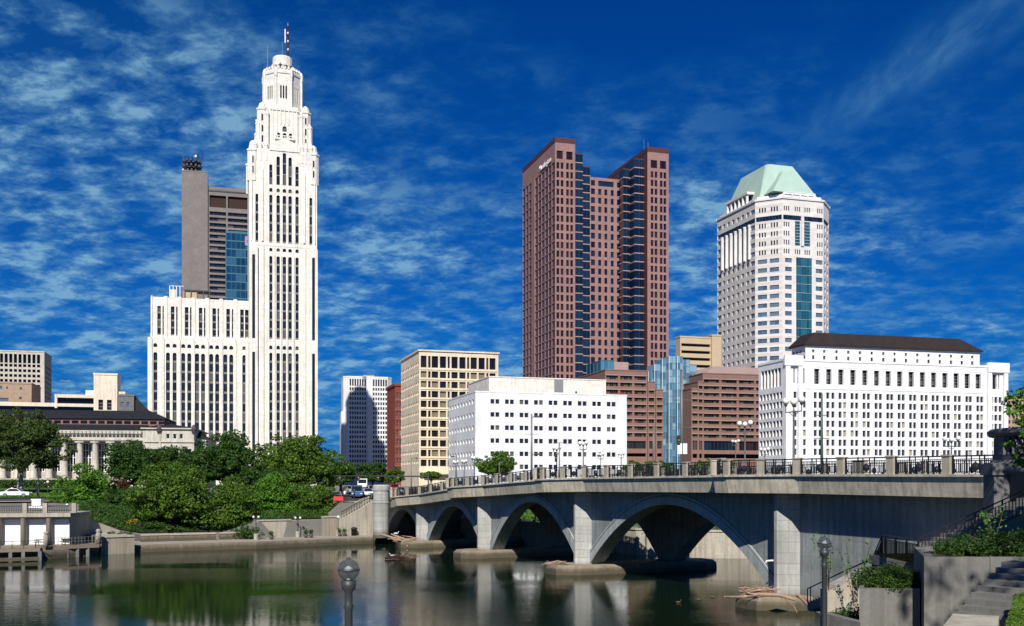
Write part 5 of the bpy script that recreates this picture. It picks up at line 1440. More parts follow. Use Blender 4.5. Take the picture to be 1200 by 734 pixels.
def make_tree(name, label, cat, loc, H, rx, ry, zc, rz_, mat, leaf=.38, dens=90, seed=1, trunk=.28, bark='bark', group=None, nb=34, br=(.26, .42), low=.0):
    """H total height, crown ellipsoid centre zc with radii rx, ry, rz_"""
    rg = np.random.default_rng(seed); rd = random.Random(seed)
    root = thing(name, label, cat, loc, 0, group)
    blobs = []; R0 = (rx+ry+rz_)/3
    for i in range(nb):
        d = rg.normal(0, 1, 3); d /= np.linalg.norm(d)
        if d[2] < -.6: d[2] *= .3
        f = rd.uniform(.45, .86); rr = R0*rd.uniform(*br)
        blobs.append(((d[0]*rx*f, d[1]*ry*f, zc+d[2]*rz_*f), rr))
    blobs += [((0, 0, zc), R0*.45), ((rx*.25, 0, zc+rz_*.3), R0*.4), ((-rx*.3, 0, zc-rz_*.1), R0*.4)]
    for i in range(int(nb*1.1)):                           # small outer sprays break the outline
        d = rg.normal(0, 1, 3); d /= np.linalg.norm(d)
        if d[2] < -.3: continue
        f = rd.uniform(.86, 1.04); blobs.append(((d[0]*rx*f, d[1]*ry*f, zc+d[2]*rz_*f), R0*rd.uniform(.08, .16)))
    pts, nr = crown_points(rg, blobs, dens)
    me = leaf_mesh('crown', pts, nr, leaf, mat, seed)
    o = bpy.data.objects.new('crown', me); COL.objects.link(o); o.parent = root
    t = MB(); lean = rd.uniform(-.3, .3)
    zt = zc-rz_*.35
    t.tube([(0, 0, -.3), (0, 0, .15), (lean*.3, 0, zt*.5), (lean, .1, zt), (lean*1.1, .1, zc+rz_*.3)], [trunk*1.5, trunk*1.1, trunk*.9, trunk*.75, trunk*.3], bark, 9)
    for i in range(9):
        a = i*2.4+seed; z0 = zt*(.62+.05*i); p0 = Vector((lean*min(1, z0/zt), 0, z0)); L = .75
        e = Vector((math.cos(a)*rx*L, math.sin(a)*ry*L, zc+rz_*rd.uniform(-.35, .5)))
        mid = p0.lerp(e, .5)+Vector((0, 0, rz_*.12)); t.tube([p0, mid, e], [trunk*.5, trunk*.32, trunk*.1], bark, 6)
        e2 = mid+Vector((math.cos(a+1)*rx*.4, math.sin(a+1)*ry*.4, rz_*.3)); t.tube([mid, e2], [trunk*.25, trunk*.06], bark, 5)
    t.obj('trunk', root, True)
    return root
def treepx(name, label, px, D, pybase, pxl, pxr, pyt, pyb, mat, seed, z0=None, **k):
    """crown spans photo columns pxl..pxr and rows pyt..pyb at depth D"""
    z0 = z0 if z0 is not None else gz(px, D)
    s = D/F; rx = (pxr-pxl)/2*s*1.06; cx = ((pxl+pxr)/2-px)*s; zt = zat(pyt, D)-z0; zb = zat(pyb, D)-z0
    return make_tree(name, label, 'tree', tuple(at(px+cx/s*.6, D, z0)), zt, rx, rx*.9, (zt+zb)/2, (zt-zb)/2*1.04, mat, seed=seed, **k)
TG = 'trees along the far riverbank'
treepx('broadleaf_tree', 'big olive green tree with pale trunk on the lawn, leftmost in the photo', 20, 178, 581, -26, 77, 484, 568, 'leaf_olive', 11, bark='pale_bark', trunk=.55, leaf=.42, dens=55, nb=54, br=(.2, .33), group=TG)
treepx('broadleaf_tree', 'small light green tree in front of the old courthouse columns', 95, 156, 620, 64, 126, 543, 622, 'leaf_bright', 12, leaf=.36, dens=75, group=TG)
treepx('broadleaf_tree', 'dark green tree with rounded top right of the light green tree', 158, 166, 600, 119, 197, 519, 582, 'leaf_dark', 13, leaf=.38, dens=75, group=TG)
treepx('ornamental_tree', 'small dark reddish tree between green ones near the boathouse', 141, 160, 610, 124, 156, 560, 594, 'leaf_red', 14, leaf=.25, dens=120, trunk=.12, nb=20, group=TG)
treepx('broadleaf_tree', 'largest leafy tree low over the river wall with olive tint', 198, 146, 634, 153, 246, 542, 640, 'leaf_mid', 15, leaf=.36, dens=75, bark='pale_bark', trunk=.35, nb=44, group=TG)
treepx('broadleaf_tree', 'mid green tree standing right beside the largest riverside tree', 264, 149, 634, 232, 300, 558, 640, 'leaf_mid', 16, leaf=.36, dens=75, bark='pale_bark', group=TG)
treepx('broadleaf_tree', 'bright green rounded tree behind the pale riverside wall', 322, 158, 610, 288, 352, 558, 624, 'leaf_bright', 17, leaf=.34, dens=80, group=TG)
treepx('broadleaf_tree', 'bright green tree next to the stairway, rightmost of the riverside row', 368, 162, 610, 340, 397, 560, 624, 'leaf_mid', 18, leaf=.34, dens=80, group=TG)
treepx('broadleaf_tree', 'dark tall tree behind, below the wing of the white tower', 265, 182, 600, 222, 312, 511, 590, 'leaf_dark', 19, leaf=.42, dens=58, nb=42, group=TG)
treepx('broadleaf_tree', 'broad tall green tree behind, below the white tower shaft', 345, 184, 600, 300, 398, 509, 592, 'leaf_mid', 20, leaf=.42, dens=58, nb=44, group=TG)
treepx('broadleaf_tree', 'dark green tree in front of the small courthouse pavilion', 205, 190, 590, 176, 246, 524, 580, 'leaf_dark', 21, leaf=.42, dens=62, group=TG)
treepx('broadleaf_tree', 'dark green tree filling the gap behind the riverside row', 300, 172, 605, 270, 342, 545, 612, 'leaf_dark', 29, leaf=.40, dens=62, group=TG)
treepx('broadleaf_tree', 'dark green tree low between the boathouse and the largest tree', 128, 152, 620, 106, 160, 574, 616, 'leaf_dark', 30, leaf=.34, dens=70, group=TG)
treepx('broadleaf_tree', 'small dark tree at the street corner left of the slim white tower', 398, 200, 590, 380, 420, 540, 578, 'leaf_dark', 22, leaf=.38, dens=80, group=TG)
treepx('street_tree', 'dark street tree in front of the slim white tower base', 436, 235, 585, 418, 456, 541, 574, 'leaf_dark', 23, leaf=.42, dens=60, trunk=.18, group=TG)
treepx('street_tree', 'small green street tree in front of the red brick block', 462, 228, 585, 453, 476, 547, 572, 'leaf_mid', 24, leaf=.38, dens=70, trunk=.15, group=TG)
treepx('street_tree', 'round green tree just over the bridge railing, before the white block', 581, 205, 585, 557, 606, 531, 566, 'leaf_mid', 25, leaf=.36, dens=75, trunk=.2, nb=38, group=TG)
for i, (px, w, yt) in enumerate(((742, 12, 541), (772, 20, 540), (838, 26, 539), (505, 13, 554))):
    treepx('street_tree', ('low green treetop over the railing at the glass atrium\'s left', 'low green treetop over the railing below the pink left wing', 'wide low green treetop over the railing below the pink right wing', 'small dark treetop between the red block and cream block awning')[i], px, 215, 580, px-w, px+w, yt, 562, 'leaf_mid', 40+i, leaf=.36, dens=70, trunk=.15, group='low street trees behind the bridge railing')
# near tree at the right edge, and one that shades the terraces
make_tree('broadleaf_tree', 'large near tree standing right of the frame beside the lookout', 'tree', (26.0, 34.0, 6.5), 22, 6.0, 6.5, 11.5, 6.6, 'leaf_mid', leaf=.20, dens=80, seed=33, trunk=.35, nb=44, br=(.16, .30))
make_tree('broadleaf_tree', 'tall tree standing close to the viewer, dappling the concrete planters with shade', 'tree', (12.8, 8.0, 7.4), 22, 5.2, 5.4, 12.6, 5.6, 'leaf_mid', leaf=.24, dens=46, seed=34, trunk=.35, nb=24, br=(.14, .26))
def shrub(name, label, loc, rx, ry, rz_, mat, leaf, n, seed, cat='shrub', group=None):
    rg = np.random.default_rng(seed); root = thing(name, label, cat, loc, 0, group)
    bl = []
    for i in range(n):
        a = rg.uniform(0, 2*math.pi); f = math.sqrt(rg.uniform(0, 1))
        x, y = rx*f*math.cos(a), ry*f*math.sin(a); h = rz_*(1-.45*f*f)*rg.uniform(.5, .95)
        bl.append(((x, y, h*.75), rz_*rg.uniform(.22, .42)))
    pts, nr = crown_points(rg, bl, 1.0/(leaf*leaf)*5.5)
    me = leaf_mesh('foliage', pts, nr, leaf, mat, seed); o = bpy.data.objects.new('foliage', me); COL.objects.link(o); o.parent = root
    t = MB(); rd = random.Random(seed)
    for i in range(max(5, n//3)):
        a = rd.uniform(0, 6.28); e = Vector((rx*.7*math.cos(a), ry*.7*math.sin(a), rz_*.7)); t.tube([(e.x*.4, e.y*.4, -.1), (e.x*.6, e.y*.6, rz_*.4), e], [.03, .022, .008], 'bark', 5)
    t.obj('stems', root)
    return root
# clipped hedge before the courthouse and bank plants
h = thing('hedge', 'long dark clipped hedge at the foot of the old courthouse', 'hedge', tuple(at(30, 214, gz(30, 214))), R(10)); rg = np.random.default_rng(5)
pts = rg.uniform((-22, -1, .1), (16, 1, 1.9), (9000, 3)); o = bpy.data.objects.new('foliage', leaf_mesh('foliage', pts, np.tile((0, -1, .6), (9000, 1)), .4, 'leaf_dark', 6)); COL.objects.link(o); o.parent = h
shrub('shrub', 'low green plants on top of the ribbed quay wall', (*P2(142, 132), 2.05), 1.9, .8, .8, 'leaf_mid', .2, 12, 51)
shrub('flower_bush', 'yellow flowering bush on the slope right of the boathouse', tuple(at(157, 142, 2.9)), .9, .6, 1.2, 'leaf_yellow', .22, 7, 52)
shrub('shrub', 'sprawling shrub hanging over the low riverside wall', (*P2(217, 144), 1.0), 2.2, 1., 1.3, 'leaf_dark', .24, 14, 53)
shrub('shrub', 'dark shrub on the riverwalk right of the pole lamp', (*P2(286, 145), .95), 2.6, 1., 2.2, 'leaf_dark', .26, 16, 54)
make_tree('broadleaf_tree', 'near leafy tree whose branch tips enter at the right edge', 'tree', (18.3, 33, 7.0), 6, 2.2, 2.2, 3.7, 2.15, 'leaf_bright', leaf=.15, dens=330, seed=35, trunk=.12, nb=36)

for i, (px, w, h_, lb) in enumerate(((172, 2.2, 1.5, 'dark shrubs added as shade left below the largest riverside tree'), (190, 2.4, 1.3, 'dark shrubs added as shade around the trunk of the largest riverside tree'), (236, 2.6, 1.6, 'dark shrubs added as shade between the two biggest riverside trees'), (258, 2.4, 1.5, 'dark shrubs added as shade left of the second riverside trunk'), (282, 2.4, 1.8, 'dark shrubs added as shade right of the second riverside trunk'))):
    D = edge(px)+lerp_tab(PROM, px)+1.4  # dark shrubs added where the bed under the trees lies in shade
    shrub('shrub', lb, tuple(at(px, D, gz(px, D)+.1)), w, 1.1, h_, 'leaf_dark', .26, 18, 90+i, group='dark shrubs added as shade along the river wall')

def ground_cover(name, px0, px1, d0, d1, n, mat, leaf, dz, seed):
    rg = np.random.default_rng(seed); P = []
    for _ in range(n):
        px = rg.uniform(px0, px1); D = edge(px)+lerp_tab(PROM, px)+rg.uniform(d0, d1); v = at(px, D, gz(px, D)+dz+rg.uniform(0, leaf)); P.append(tuple(v))
    P = np.array(P); o = bpy.data.objects.new(name, leaf_mesh(name, P, np.tile((0, -.5, 1), (n, 1)), leaf, mat, seed)); COL.objects.link(o); o['kind'] = 'stuff'
ground_cover('ground_cover', 93, 384, .6, 19, 30000, 'leaf_dark', .3, .22, 201)
ground_cover('tall_grass', 560, 1500, .5, 10, 9000, 'leaf_mid', .4, .1, 202)
ground_cover('lawn_grass', -60, 130, 35, 60, 16000, 'leaf_bright', .22, .21, 203)
# ---------------------------------------------------------------- lamps and poles
def bridge_pt(s, w): v = bw(s, w, zf(s)+.02); return v
def far_s(px, w=BW+.9):
    k = (px-CX)/F; p = BP+BN*w; return (k*p.y-p.x)/(BU.x-k*BU.y)
def make_triple_lamp(loc, label, h=5.3, group='triple globe lamps along the bridge'):
    r = thing('street_lamp', label, 'street lamp', loc, math.atan2(BU.y, BU.x), group); m = MB()
    m.lathe((0, 0, 0), [(.22, 0), (.22, .5), (.14, .7), (.09, 1.0), (.065, h-.9), (.08, h-.85), (.05, h-.7), (.05, h-.45)], 'grey_pole', 10); m.obj('pole', r, True)
    m = MB(); a = .82
    m.box(-a, a, -.035, .035, h-.93, h-.86, 'grey_pole')
    for sx in (-1, 1): m.tube([(sx*a, 0, h-.9), (sx*a, 0, h-.35)], .035, 'grey_pole', 6); m.tube([(sx*.1, 0, h-1.15), (sx*.45, 0, h-.93)], .025, 'grey_pole', 5)
    m.box(-.035, .035, -a*.2, a*.2, h-.93, h-.86, 'grey_pole'); m.obj('arm', r)
    g = MB(); g.sphere((0, 0, .26), .25, 'globe_white', 14, 10); gm = g.mesh('globe', True)
    f = MB(); f.lathe((0, 0, 0), [(.05, -.14), (.12, -.02), (.13, .05)], 'dark_pole', 10); fm = f.mesh('fitter', True)
    for x, z in ((-a, h-.35), (0, h-.45), (a, h-.35)):
        o = bpy.data.objects.new('globe', gm); COL.objects.link(o); o.parent = r; o.location = (x, 0, z)
        q = bpy.data.objects.new('fitter', fm); COL.objects.link(q); q.parent = o
    return r
l0 = make_triple_lamp(bridge_pt(2.0, -1.35), 'nearest triple globe lamp, rising on the wide railing post')
ang_b = math.atan2(BU.y, BU.x)
for px, lb in ((870, 'triple globe lamp before the dark side of the right pink wing'), (681, 'triple globe lamp before the white block, right one of two'), (650, 'triple globe lamp before the white block, left one of two')):
    dup(l0, bridge_pt(far_s(px), BW+1.2), ang_b, lb)
for px, D, z, lb in ((1115, 104, 8.2, 'triple globe lamp standing before the middle of the white court building'), (896, 150, 8.6, 'small triple globe lamp by the left corner of the court building'),
                     (534, 172, 7.2, 'small triple globe lamp left of the round green tree, farthest left'), (544, 166, 7.2, 'small triple globe lamp left of the round green tree, middle one'), (556, 158, 7.6, 'small triple globe lamp touching the round green tree'),
                     (704, 176, 8.6, 'tiny triple globe lamp peeking over the railing right of the white block\'s corner'), (728, 182, 8.9, 'tiny triple globe lamp just over the railing at the pink left wing'), (862, 180, 11., 'small triple globe lamp low before the right pink wing')):
    dup(l0, tuple(at(px, D, z)), ang_b, lb)

def pole(name, label, loc, h, parts, mat='grey_pole', r0=.11, cat='pole', group=None):
    """parts: (kind, height, reach) with reach in x, negative to the left"""
    r = thing(name, label, cat, loc, 0, group); m = MB(); m.tube([(0, 0, -.4), (0, 0, h*.5), (0, 0, h)], [r0, r0*.85, r0*.6], mat, 8); m.obj('post', r, True)
    for kind, z, L in parts:
        m = MB()
        if kind == 'arm':
            m.tube([(0, 0, z-.3), (L*.35, 0, z), (L, 0, z+.05)], .05, mat, 6); m.lathe((L, 0, z-.05), [(.05, -.12), (.22, -.08), (.25, .05), (.12, .14)], mat, 10); m.obj('lamp_arm', r)
        elif kind == 'bar': m.tube([(-abs(L), 0, z), (abs(L), 0, z)], .035, mat, 5); m.obj('crossbar', r)
        elif kind == 'sign': m.box(L-.22, L+.22, -.16, -.1, z-.55, z+.55, 'panel_white'); m.obj('sign_board', r)
        elif kind == 'signal':
            m.box(L-.17, L+.17, -.2, .12, z-.5, z+.5, 'black_iron')
            for i, c in enumerate(('car_red', 'yellow_paint', 'teal_mullion')): m.lathe((L, -.21, z+.3-.3*i), [(.11, -.03), (.11, .03)], c, 8)
            m.obj('signal_head', r)
    return r
def bp(px): s = far_s(px); return bridge_pt(s, BW+.9), Vector(bw(s, BW+.9, 0)).y
def polepx(px, ytop, name, label, parts, mat='grey_pole', r0=.11, cat='pole'):
    loc, D = bp(px); h = zat(ytop, D)-loc[2]
    return pole(name, label, loc, h, [(k, (zat(y, D)-loc[2]), L*D/F) for k, y, L in parts], mat, r0, cat)
polepx(623, 485, 'light_pole', 'tall grey pole with lamp arm in front of the white block', [('arm', 488, 8), ('bar', 509, 8), ('bar', 531, 3), ('arm', 532, 9)], r0=.16)
polepx(799, 436.5, 'light_pole', 'tallest pole with lamp arm, in front of the blue glass atrium', [('arm', 439.5, 12), ('bar', 469, 11), ('bar', 501, 12), ('signal', 516, -4), ('sign', 526, 3.5), ('sign', 526, -2.5)], r0=.15)
polepx(765.5, 497, 'utility_pole', 'thin grey pole in front of the left pink wing', [('bar', 514, 6)], r0=.09)
polepx(963, 461, 'utility_pole', 'green pole with crossbars beside the nearest triple globe lamp', [('bar', 487, 6), ('bar', 514, 9)], 'green_pole', .14)
polepx(655.5, 519, 'utility_pole', 'short pole with signal box between the two triple globe lamps', [('signal', 537, -4), ('bar', 519, 5)], r0=.11)
pole('light_pole', 'pole with square lamp arm before the cream gridded block', tuple(at(482, 175, 7)), zat(536, 175)-7, [('arm', zat(537, 175)-7, .9)], r0=.1, cat='pole')
pole('light_pole', 'slim pole left of the round green tree before the white block', tuple(at(535, 150, 7.4)), zat(533, 150)-7.4, [('arm', zat(535, 150)-7.4, -.6)], r0=.08)
pole('light_pole', 'slim pole standing before the round green tree', tuple(at(585, 140, 8)), zat(541, 140)-8, [('arm', zat(542, 140)-8, .3)], r0=.06)
# signal mast over the street
r = pole('signal_mast', 'long dark signal mast arm over the street at the bridge end', tuple(at(502, 176, 6)), zat(556, 176)-6, [], 'dark_pole', .16, 'traffic signal')
m = MB(); zz_ = zat(558.5, 176)-6; m.tube([(0, 0, zz_), (-16.2, 0, zz_+.1)], [.13, .07], 'dark_pole', 6); m.obj('mast_arm', r)
for x in (-5.2, -8.6, -12, -15.2):
    m = MB(); m.box(x-.18, x+.18, -.15, .15, zz_-.75, zz_+.3, 'black_iron')
    for i, c in enumerate(('car_red', 'yellow_paint', 'teal_mullion')): m.sphere((x, -.16, zz_+.1-.3*i), .1, c, 8, 5)
    m.obj('signal_head', r)
# globe lamps on posts near the camera and on the riverwalk
def globe_lamp(loc, zg, rg_, label, mat='globe_clear', group='single globe lamps by the river'):
    r = thing('globe_lamp', label, 'street lamp', loc, 0, group); h = zg-loc[2]; k = rg_/.21
    m = MB(); m.lathe((0, 0, 0), [(.2*k, 0), (.2*k, .35), (.12*k, .5), (.085*k, .8), (.075*k, h-.75*k), (.10*k, h-.7*k), (.075*k, h-.64*k), (.075*k, h-.42*k), (.13*k, h-.36*k), (.15*k, h-.20*k)], 'dark_pole', 14); m.obj('post', r, True)
    m = MB(); m.sphere((0, 0, h), rg_, mat, 24, 14); g = m.obj('globe', r, True)
    m = MB(); m.lathe((0, 0, h), [(rg_*1.01, -.015), (rg_*1.04, 0), (rg_*1.01, .015)], 'dark_pole', 24); m.obj('band', g)
    m = MB(); m.lathe((0, 0, h), [(.05, rg_*.97), (.04, rg_*1.03), (.01, rg_*1.15)], 'dark_pole', 10); m.obj('finial', g)
    if mat == 'globe_clear': m = MB(); m.lathe((0, 0, h), [(.04, -rg_*.9), (.04, -.08), (.10, -.04), (.08, .02), (.05, .05), (.02, .07)], 'white_frame', 12); m.obj('lamp_core', g)
    return r
globe_lamp((*P2(408.5, 19), 3.5), zat(668, 19), .205, 'nearest clear globe lamp on a dark post, standing over the water')
globe_lamp((*P2(966, 31), 3.5), zat(637, 31), .205, 'clear globe lamp on a dark post before the round driftwood footing')
for px, D, yt, lb in ((300, 143, 606, 'white globe lamp on the riverwalk left of the pale wall'), (349, 150, 607, 'white globe lamp on the riverwalk in front of the stained wall'), (396.5, 154, 606, 'white globe lamp on the riverwalk before the pale wall block'), (445, 151, 607, 'twin lamp post in front of the round bridge pier'),
                      (78.5, 150, 592, 'white globe lamp on the terrace right of the statue'), (14, 168, 573, 'white globe lamp on the lawn left of the pale tree trunk'), (56, 166, 565, 'white globe lamp behind the statue on the lawn')):
    g0 = .9 if px > 200 else gz(px, D); h = zat(yt, D)-g0
    r = thing('globe_lamp', lb, 'street lamp', (*P2(px, D), g0), 0, 'small white globe lamps on the far bank'); m = MB(); m.tube([(0, 0, 0), (0, 0, h)], [.07, .05], 'dark_pole', 6)
    if px > 200: m.lathe((0, 0, 0), [(.32, 0), (.32, .75), (.2, .85)], 'pale_concrete', 10)
    m.obj('post', r)
    for dx in ((-.35, .35) if px in (445, 349, 300) else (0,)):
        m = MB(); m.sphere((dx, 0, h), .17 if px in (445, 349, 300) else .22, 'globe_white', 10, 7); m.obj('globe', r, True)
    if px in (445, 349, 300): m = MB(); m.tube([(-.35, 0, h-.25), (0, 0, h-.35), (.35, 0, h-.25)], .04, 'dark_pole', 5); m.obj('arm', r)

# ---------------------------------------------------------------- boathouse, dock, statue
def boathouse():
    b = Bld('boathouse', 'low flat roofed boathouse with white doors between round columns, at lower left', 'boathouse', -60, 121, 10, 1.4)
    X = b.lx; z = lambda py: b.z(py, X(40)); m = b.mb; W_ = X(80); g = 'pale_concrete'; D_ = 9.
    zr = z(601.5); zw = z(606)
    doors = [(X(p, .7), X(q, .7), .1, z(609), dict(depth=.25, glass='panel_white', name='door', nx=1)) for p, q in ((-52, -30), (-26, -4), (2, 25), (31, 53.5), (61, 81))]
    b.wall((0, .7), (W_, .7), 0, zw, doors, .25, g)
    x2 = X(88, 1.5)
    m.add([(W_, .7, 0), (x2, 3.0, 0), (x2, 3.0, zw), (W_, .7, zw)], [(0, 1, 2, 3)], g)
    b.wall((x2, 3), (x2, D_), 0, zw, (), .2, g)
    m.box(-1, W_, 1.5, D_, zw-.3, zw, g)
    o = MB(); o.prism([(-1, -.25), (W_+.3, -.25), (x2+.3, 2.6), (x2+.3, D_), (-1, D_)], zw, zr, g); o.obj('roof_slab', b.root)
    for px in (-28, -1, 27.5, 57.5):
        o = MB(); o.lathe((X(px, .35), .35, 0), [(.34, 0), (.34, zw-.25), (.42, zw-.2), (.42, zw-.01)], g, 16); o.obj('column', b.root, True)
    o = MB()
    for i in range(70):
        x = (W_+.2)*i/70; o.tube([(x, -.1, zr), (x, -.1, zr+.85)], .025, 'black_iron', 4)
    o.box(-1, W_+.2, -.13, -.07, zr+.82, zr+.9, 'black_iron'); o.box(-1, W_+.2, -.13, -.07, zr+.1, zr+.15, 'black_iron'); o.obj('terrace_railing', b.root)
    for px in (29.5, 53, 87):
        o = MB(); o.box(X(px)-.25, X(px)+.25, -.2, .2, zr, zr+1.2, g); o.obj('railing_post', b.root)
    o = MB(); o.lathe((X(83.5, 2.), 1.75, z(624)), [(.05, -.25), (.3, -.1), (.3, .1), (.05, .25)], 'dark_pole', 8); o.obj('wall_lamp', b.root)
    b.finish(winname='door')
    # terrace fill behind the roof
    t = MB(); V = [P2(-1600, 150), P2(-60, 130), P2(84, 133.5), P2(88, 150), P2(-1600, 170)]
    t.prism(V, 1, 5.2, 'grass'); struct(t.obj('terrace'))
boathouse()
def dock():
    r = thing('dock', 'long timber dock on dark posts in front of the boathouse', 'dock', (*P2(0, 118), 0)); o = Vector(P2(0, 118)); m = MB()
    pts = [P2(-200, 108), P2(47, 117.2), P2(48.5, 119.6), P2(116.5, 124.3), P2(116.5, 129), P2(-200, 118)]
    pts = [tuple(Vector(p)-o) for p in pts]; m.prism(pts, 1.05, 1.4, 'wood_deck'); m.obj('deck', r)
    w = MB(); base = [tuple(Vector(p)-o) for p in [P2(-200, 109.2), P2(46, 118.4), P2(116, 125.6), P2(116, 129.5), P2(-200, 119)]]; w.prism(base, -1, 1.04, 'quay_stone'); w.obj('quay_base', r)
    a, b = Vector(pts[1]), Vector(pts[3])
    for i in range(6):
        p = Vector(pts[2]).lerp(Vector(pts[3]), (i+.3)/5.5) if i < 5 else Vector(pts[2]); k = MB(); k.box(p.x-.2, p.x+.2, p.y+.15, p.y+.55, -1, 1.06, 'stone_dark'); k.obj('post', r)
    for px in (-30, -5, 12.5, 27.5, 47):
        p = Vector(P2(px, 117.2-(47-px)*.037))-o; k = MB(); k.box(p.x-.2, p.x+.2, p.y-.1, p.y+.3, -1, 1.06, 'stone_dark'); k.obj('post', r)
    k = MB(); p0, p1 = Vector(P2(-200, 107.7))-o, Vector(P2(46, 116.4))-o; k.bar((*p0, .28), (*p1, .28), .35, .4, 'footing_concrete'); k.obj('fender', r)
    k = MB()
    n = 17
    for i in range(n):
        p = Vector(pts[0]).lerp(Vector(pts[1]), (i+.5)/n)+Vector((0, .2)); k.tube([(*p, 1.4), (*p, 2.3)], .04, 'dark_pole', 4)
    k.bar((*(Vector(pts[0])+Vector((0, .2))), 2.28), (*(Vector(pts[1])+Vector((0, .2))), 2.28), .06, .06, 'dark_pole'); k.obj('railing', r)
    for px, D, lb in ((54, 119.5, 'pale bollard at the bend of the timber dock'), (115.5, 125.2, 'pale bollard at the right end of the timber dock')):
        t = thing('bollard', lb, 'bollard', (*P2(px, D), 1.4)); k = MB(); k.lathe((0, 0, 0), [(.3, 0), (.3, 1.3), (.22, 1.5), (.34, 1.6), (.2, 1.85)], 'pale_concrete', 12); k.obj('post', t, True)
    for px, D, lb in ((81, 124, 'dark picnic table on the dock, left of two'), (91, 125.5, 'dark picnic table on the dock, right of two'), (50, 122, 'dark bench by the door on the dock')):
        t = thing('picnic_table', lb, 'table', (*P2(px, D), 1.4), R(8), 'dark tables on the dock'); k = MB(); k.box(-.9, .9, -.35, .35, .7, .76, 'dark_pole'); k.obj('tabletop', t)
        for y in (-.65, .65): k = MB(); k.box(-.9, .9, y-.13, y+.13, .42, .47, 'dark_pole'); k.obj('bench', t)
        for x in (-.6, .6): k = MB(); k.tube([(x, -.6, 0), (x, -.2, .7)], .04, 'dark_pole', 5); k.tube([(x, .6, 0), (x, .2, .7)], .04, 'dark_pole', 5); k.box(x-.04, x+.04, -.7, .7, .38, .42, 'dark_pole'); k.obj('leg', t)
    k = thing('railing', 'thin grey railing along the right half of the timber dock', 'railing', (*P2(60, 120.6), 1.4)); o = Vector(P2(60, 120.6)); mm = MB()
    e = Vector(P2(115, 124.6))-o
    for h in (.5, 1.0): mm.bar((0, 0, h), (*e, h), .04, .04, 'grey_pole')
    for i in range(15): p = e*i/14; mm.tube([(*p, 0), (*p, 1.02)], .03, 'grey_pole', 4)
    mm.obj('rails', k)
dock()
def statue():
    D = 142; z0 = gz(44, D) if gz(44, D) > 5 else 5.25
    r = thing('statue', 'dark bronze statue on a white pedestal above the boathouse', 'statue', (*P2(44.5, D), 5.25)); m = MB()
    m.box(-1.0, 1.0, -.7, .7, 0, .45, 'panel_white'); m.box(-.62, .62, -.55, .55, .45, 1.25, 'panel_white'); m.box(-.7, .7, -.62, .62, 1.25, 1.4, 'panel_white'); m.obj('pedestal', r)
    b = figure([(0, .22, .9), (0, 0, 1.0)], 'bronze', seated=False, scale=1.55, allmat='bronze'); b.name = 'figure'; b.parent = r; b.location = (0, 0, 1.4)
    f = thing('flagpole', 'tall dark flagpole rising behind the bronze statue', 'flagpole', (*P2(45, D+1.5), 5.25)); m = MB(); m.tube([(0, 0, 0), (0, 0, zat(548, D+1.5)-5.25)], [.11, .07], 'dark_pole', 8); m.obj('pole', f); m = MB(); m.lathe((0, 0, 0), [(.3, 0), (.3, .6), (.15, .8)], 'panel_white', 10); m.obj('base', f)
# ---------------------------------------------------------------- people
def figure(_, shirt, seated=False, scale=1., allmat=None, pants='cloth_black', stride=.16, arm=.1):
    J = dict(pel=(0, 0, .95), che=(0, 0, 1.32), nec=(0, 0, 1.50), hea=(0, -.01, 1.62), top=(0, -.01, 1.72),
             hl=(.09, 0, .90), kl=(.10, -stride*.9, .50), al=(.10, stride*.4, .09), fl=(.10, -.15+stride*.4, .03), hr=(-.09, 0, .90), kr=(-.10, stride*.2, .50), ar=(-.10, stride*1.2, .10), fr=(-.10, -.14+stride*1.2, .04),
             sl=(.19, 0, 1.43), el=(.25, .05, 1.16), wl=(.25, -arm, .93), gl=(.25, -arm-.03, .84), sr=(-.19, 0, 1.43), er=(-.25, .04, 1.16), wr=(-.25, arm*.4, .92), gr=(-.25, arm*.4-.02, .83))
    rad = dict(pel=.135, che=.15, nec=.055, hea=.095, top=.07, hl=.095, kl=.06, al=.04, fl=.035, hr=.095, kr=.06, ar=.04, fr=.035, sl=.062, el=.042, wl=.028, gl=.035, sr=.062, er=.042, wr=.028, gr=.035)
    E_ = [('pel', 'che'), ('che', 'nec'), ('nec', 'hea'), ('hea', 'top'), ('pel', 'hl'), ('hl', 'kl'), ('kl', 'al'), ('al', 'fl'), ('pel', 'hr'), ('hr', 'kr'), ('kr', 'ar'), ('ar', 'fr'), ('che', 'sl'), ('sl', 'el'), ('el', 'wl'), ('wl', 'gl'), ('che', 'sr'), ('sr', 'er'), ('er', 'wr'), ('wr', 'gr')]
    ks = list(J); me = bpy.data.meshes.new('person'); me.from_pydata([tuple(c*scale for c in J[k]) for k in ks], [(ks.index(a), ks.index(b)) for a, b in E_], [])
    o = bpy.data.objects.new('person', me); COL.objects.link(o); md = o.modifiers.new('s', 'SKIN'); sv = me.skin_vertices[0].data
    for i, k in enumerate(ks): sv[i].radius = (rad[k]*scale, rad[k]*scale*.85)
    sv[0].use_root = True; ss = o.modifiers.new('u', 'SUBSURF'); ss.levels = 1; ss.render_levels = 1
    dg = bpy.context.evaluated_depsgraph_get(); m2 = bpy.data.meshes.new_from_object(o.evaluated_get(dg)); bpy.data.objects.remove(o)
    mats = [allmat]*4 if allmat else [pants, shirt, 'skin', 'hair']
    for k in mats: m2.materials.append(MATS[k])
    for p in m2.polygons:
        z = p.center.z/scale; ax = abs(p.center.x)/scale
        p.material_index = 3 if (z > 1.66 or (z > 1.58 and p.center.y > .03)) else 2 if (z > 1.50 or (ax > .2 and z < 1.2 and z > .7)) else 1 if z > .96 else 0
        p.use_smooth = True
    o = bpy.data.objects.new('person', m2); COL.objects.link(o); return o
statue()
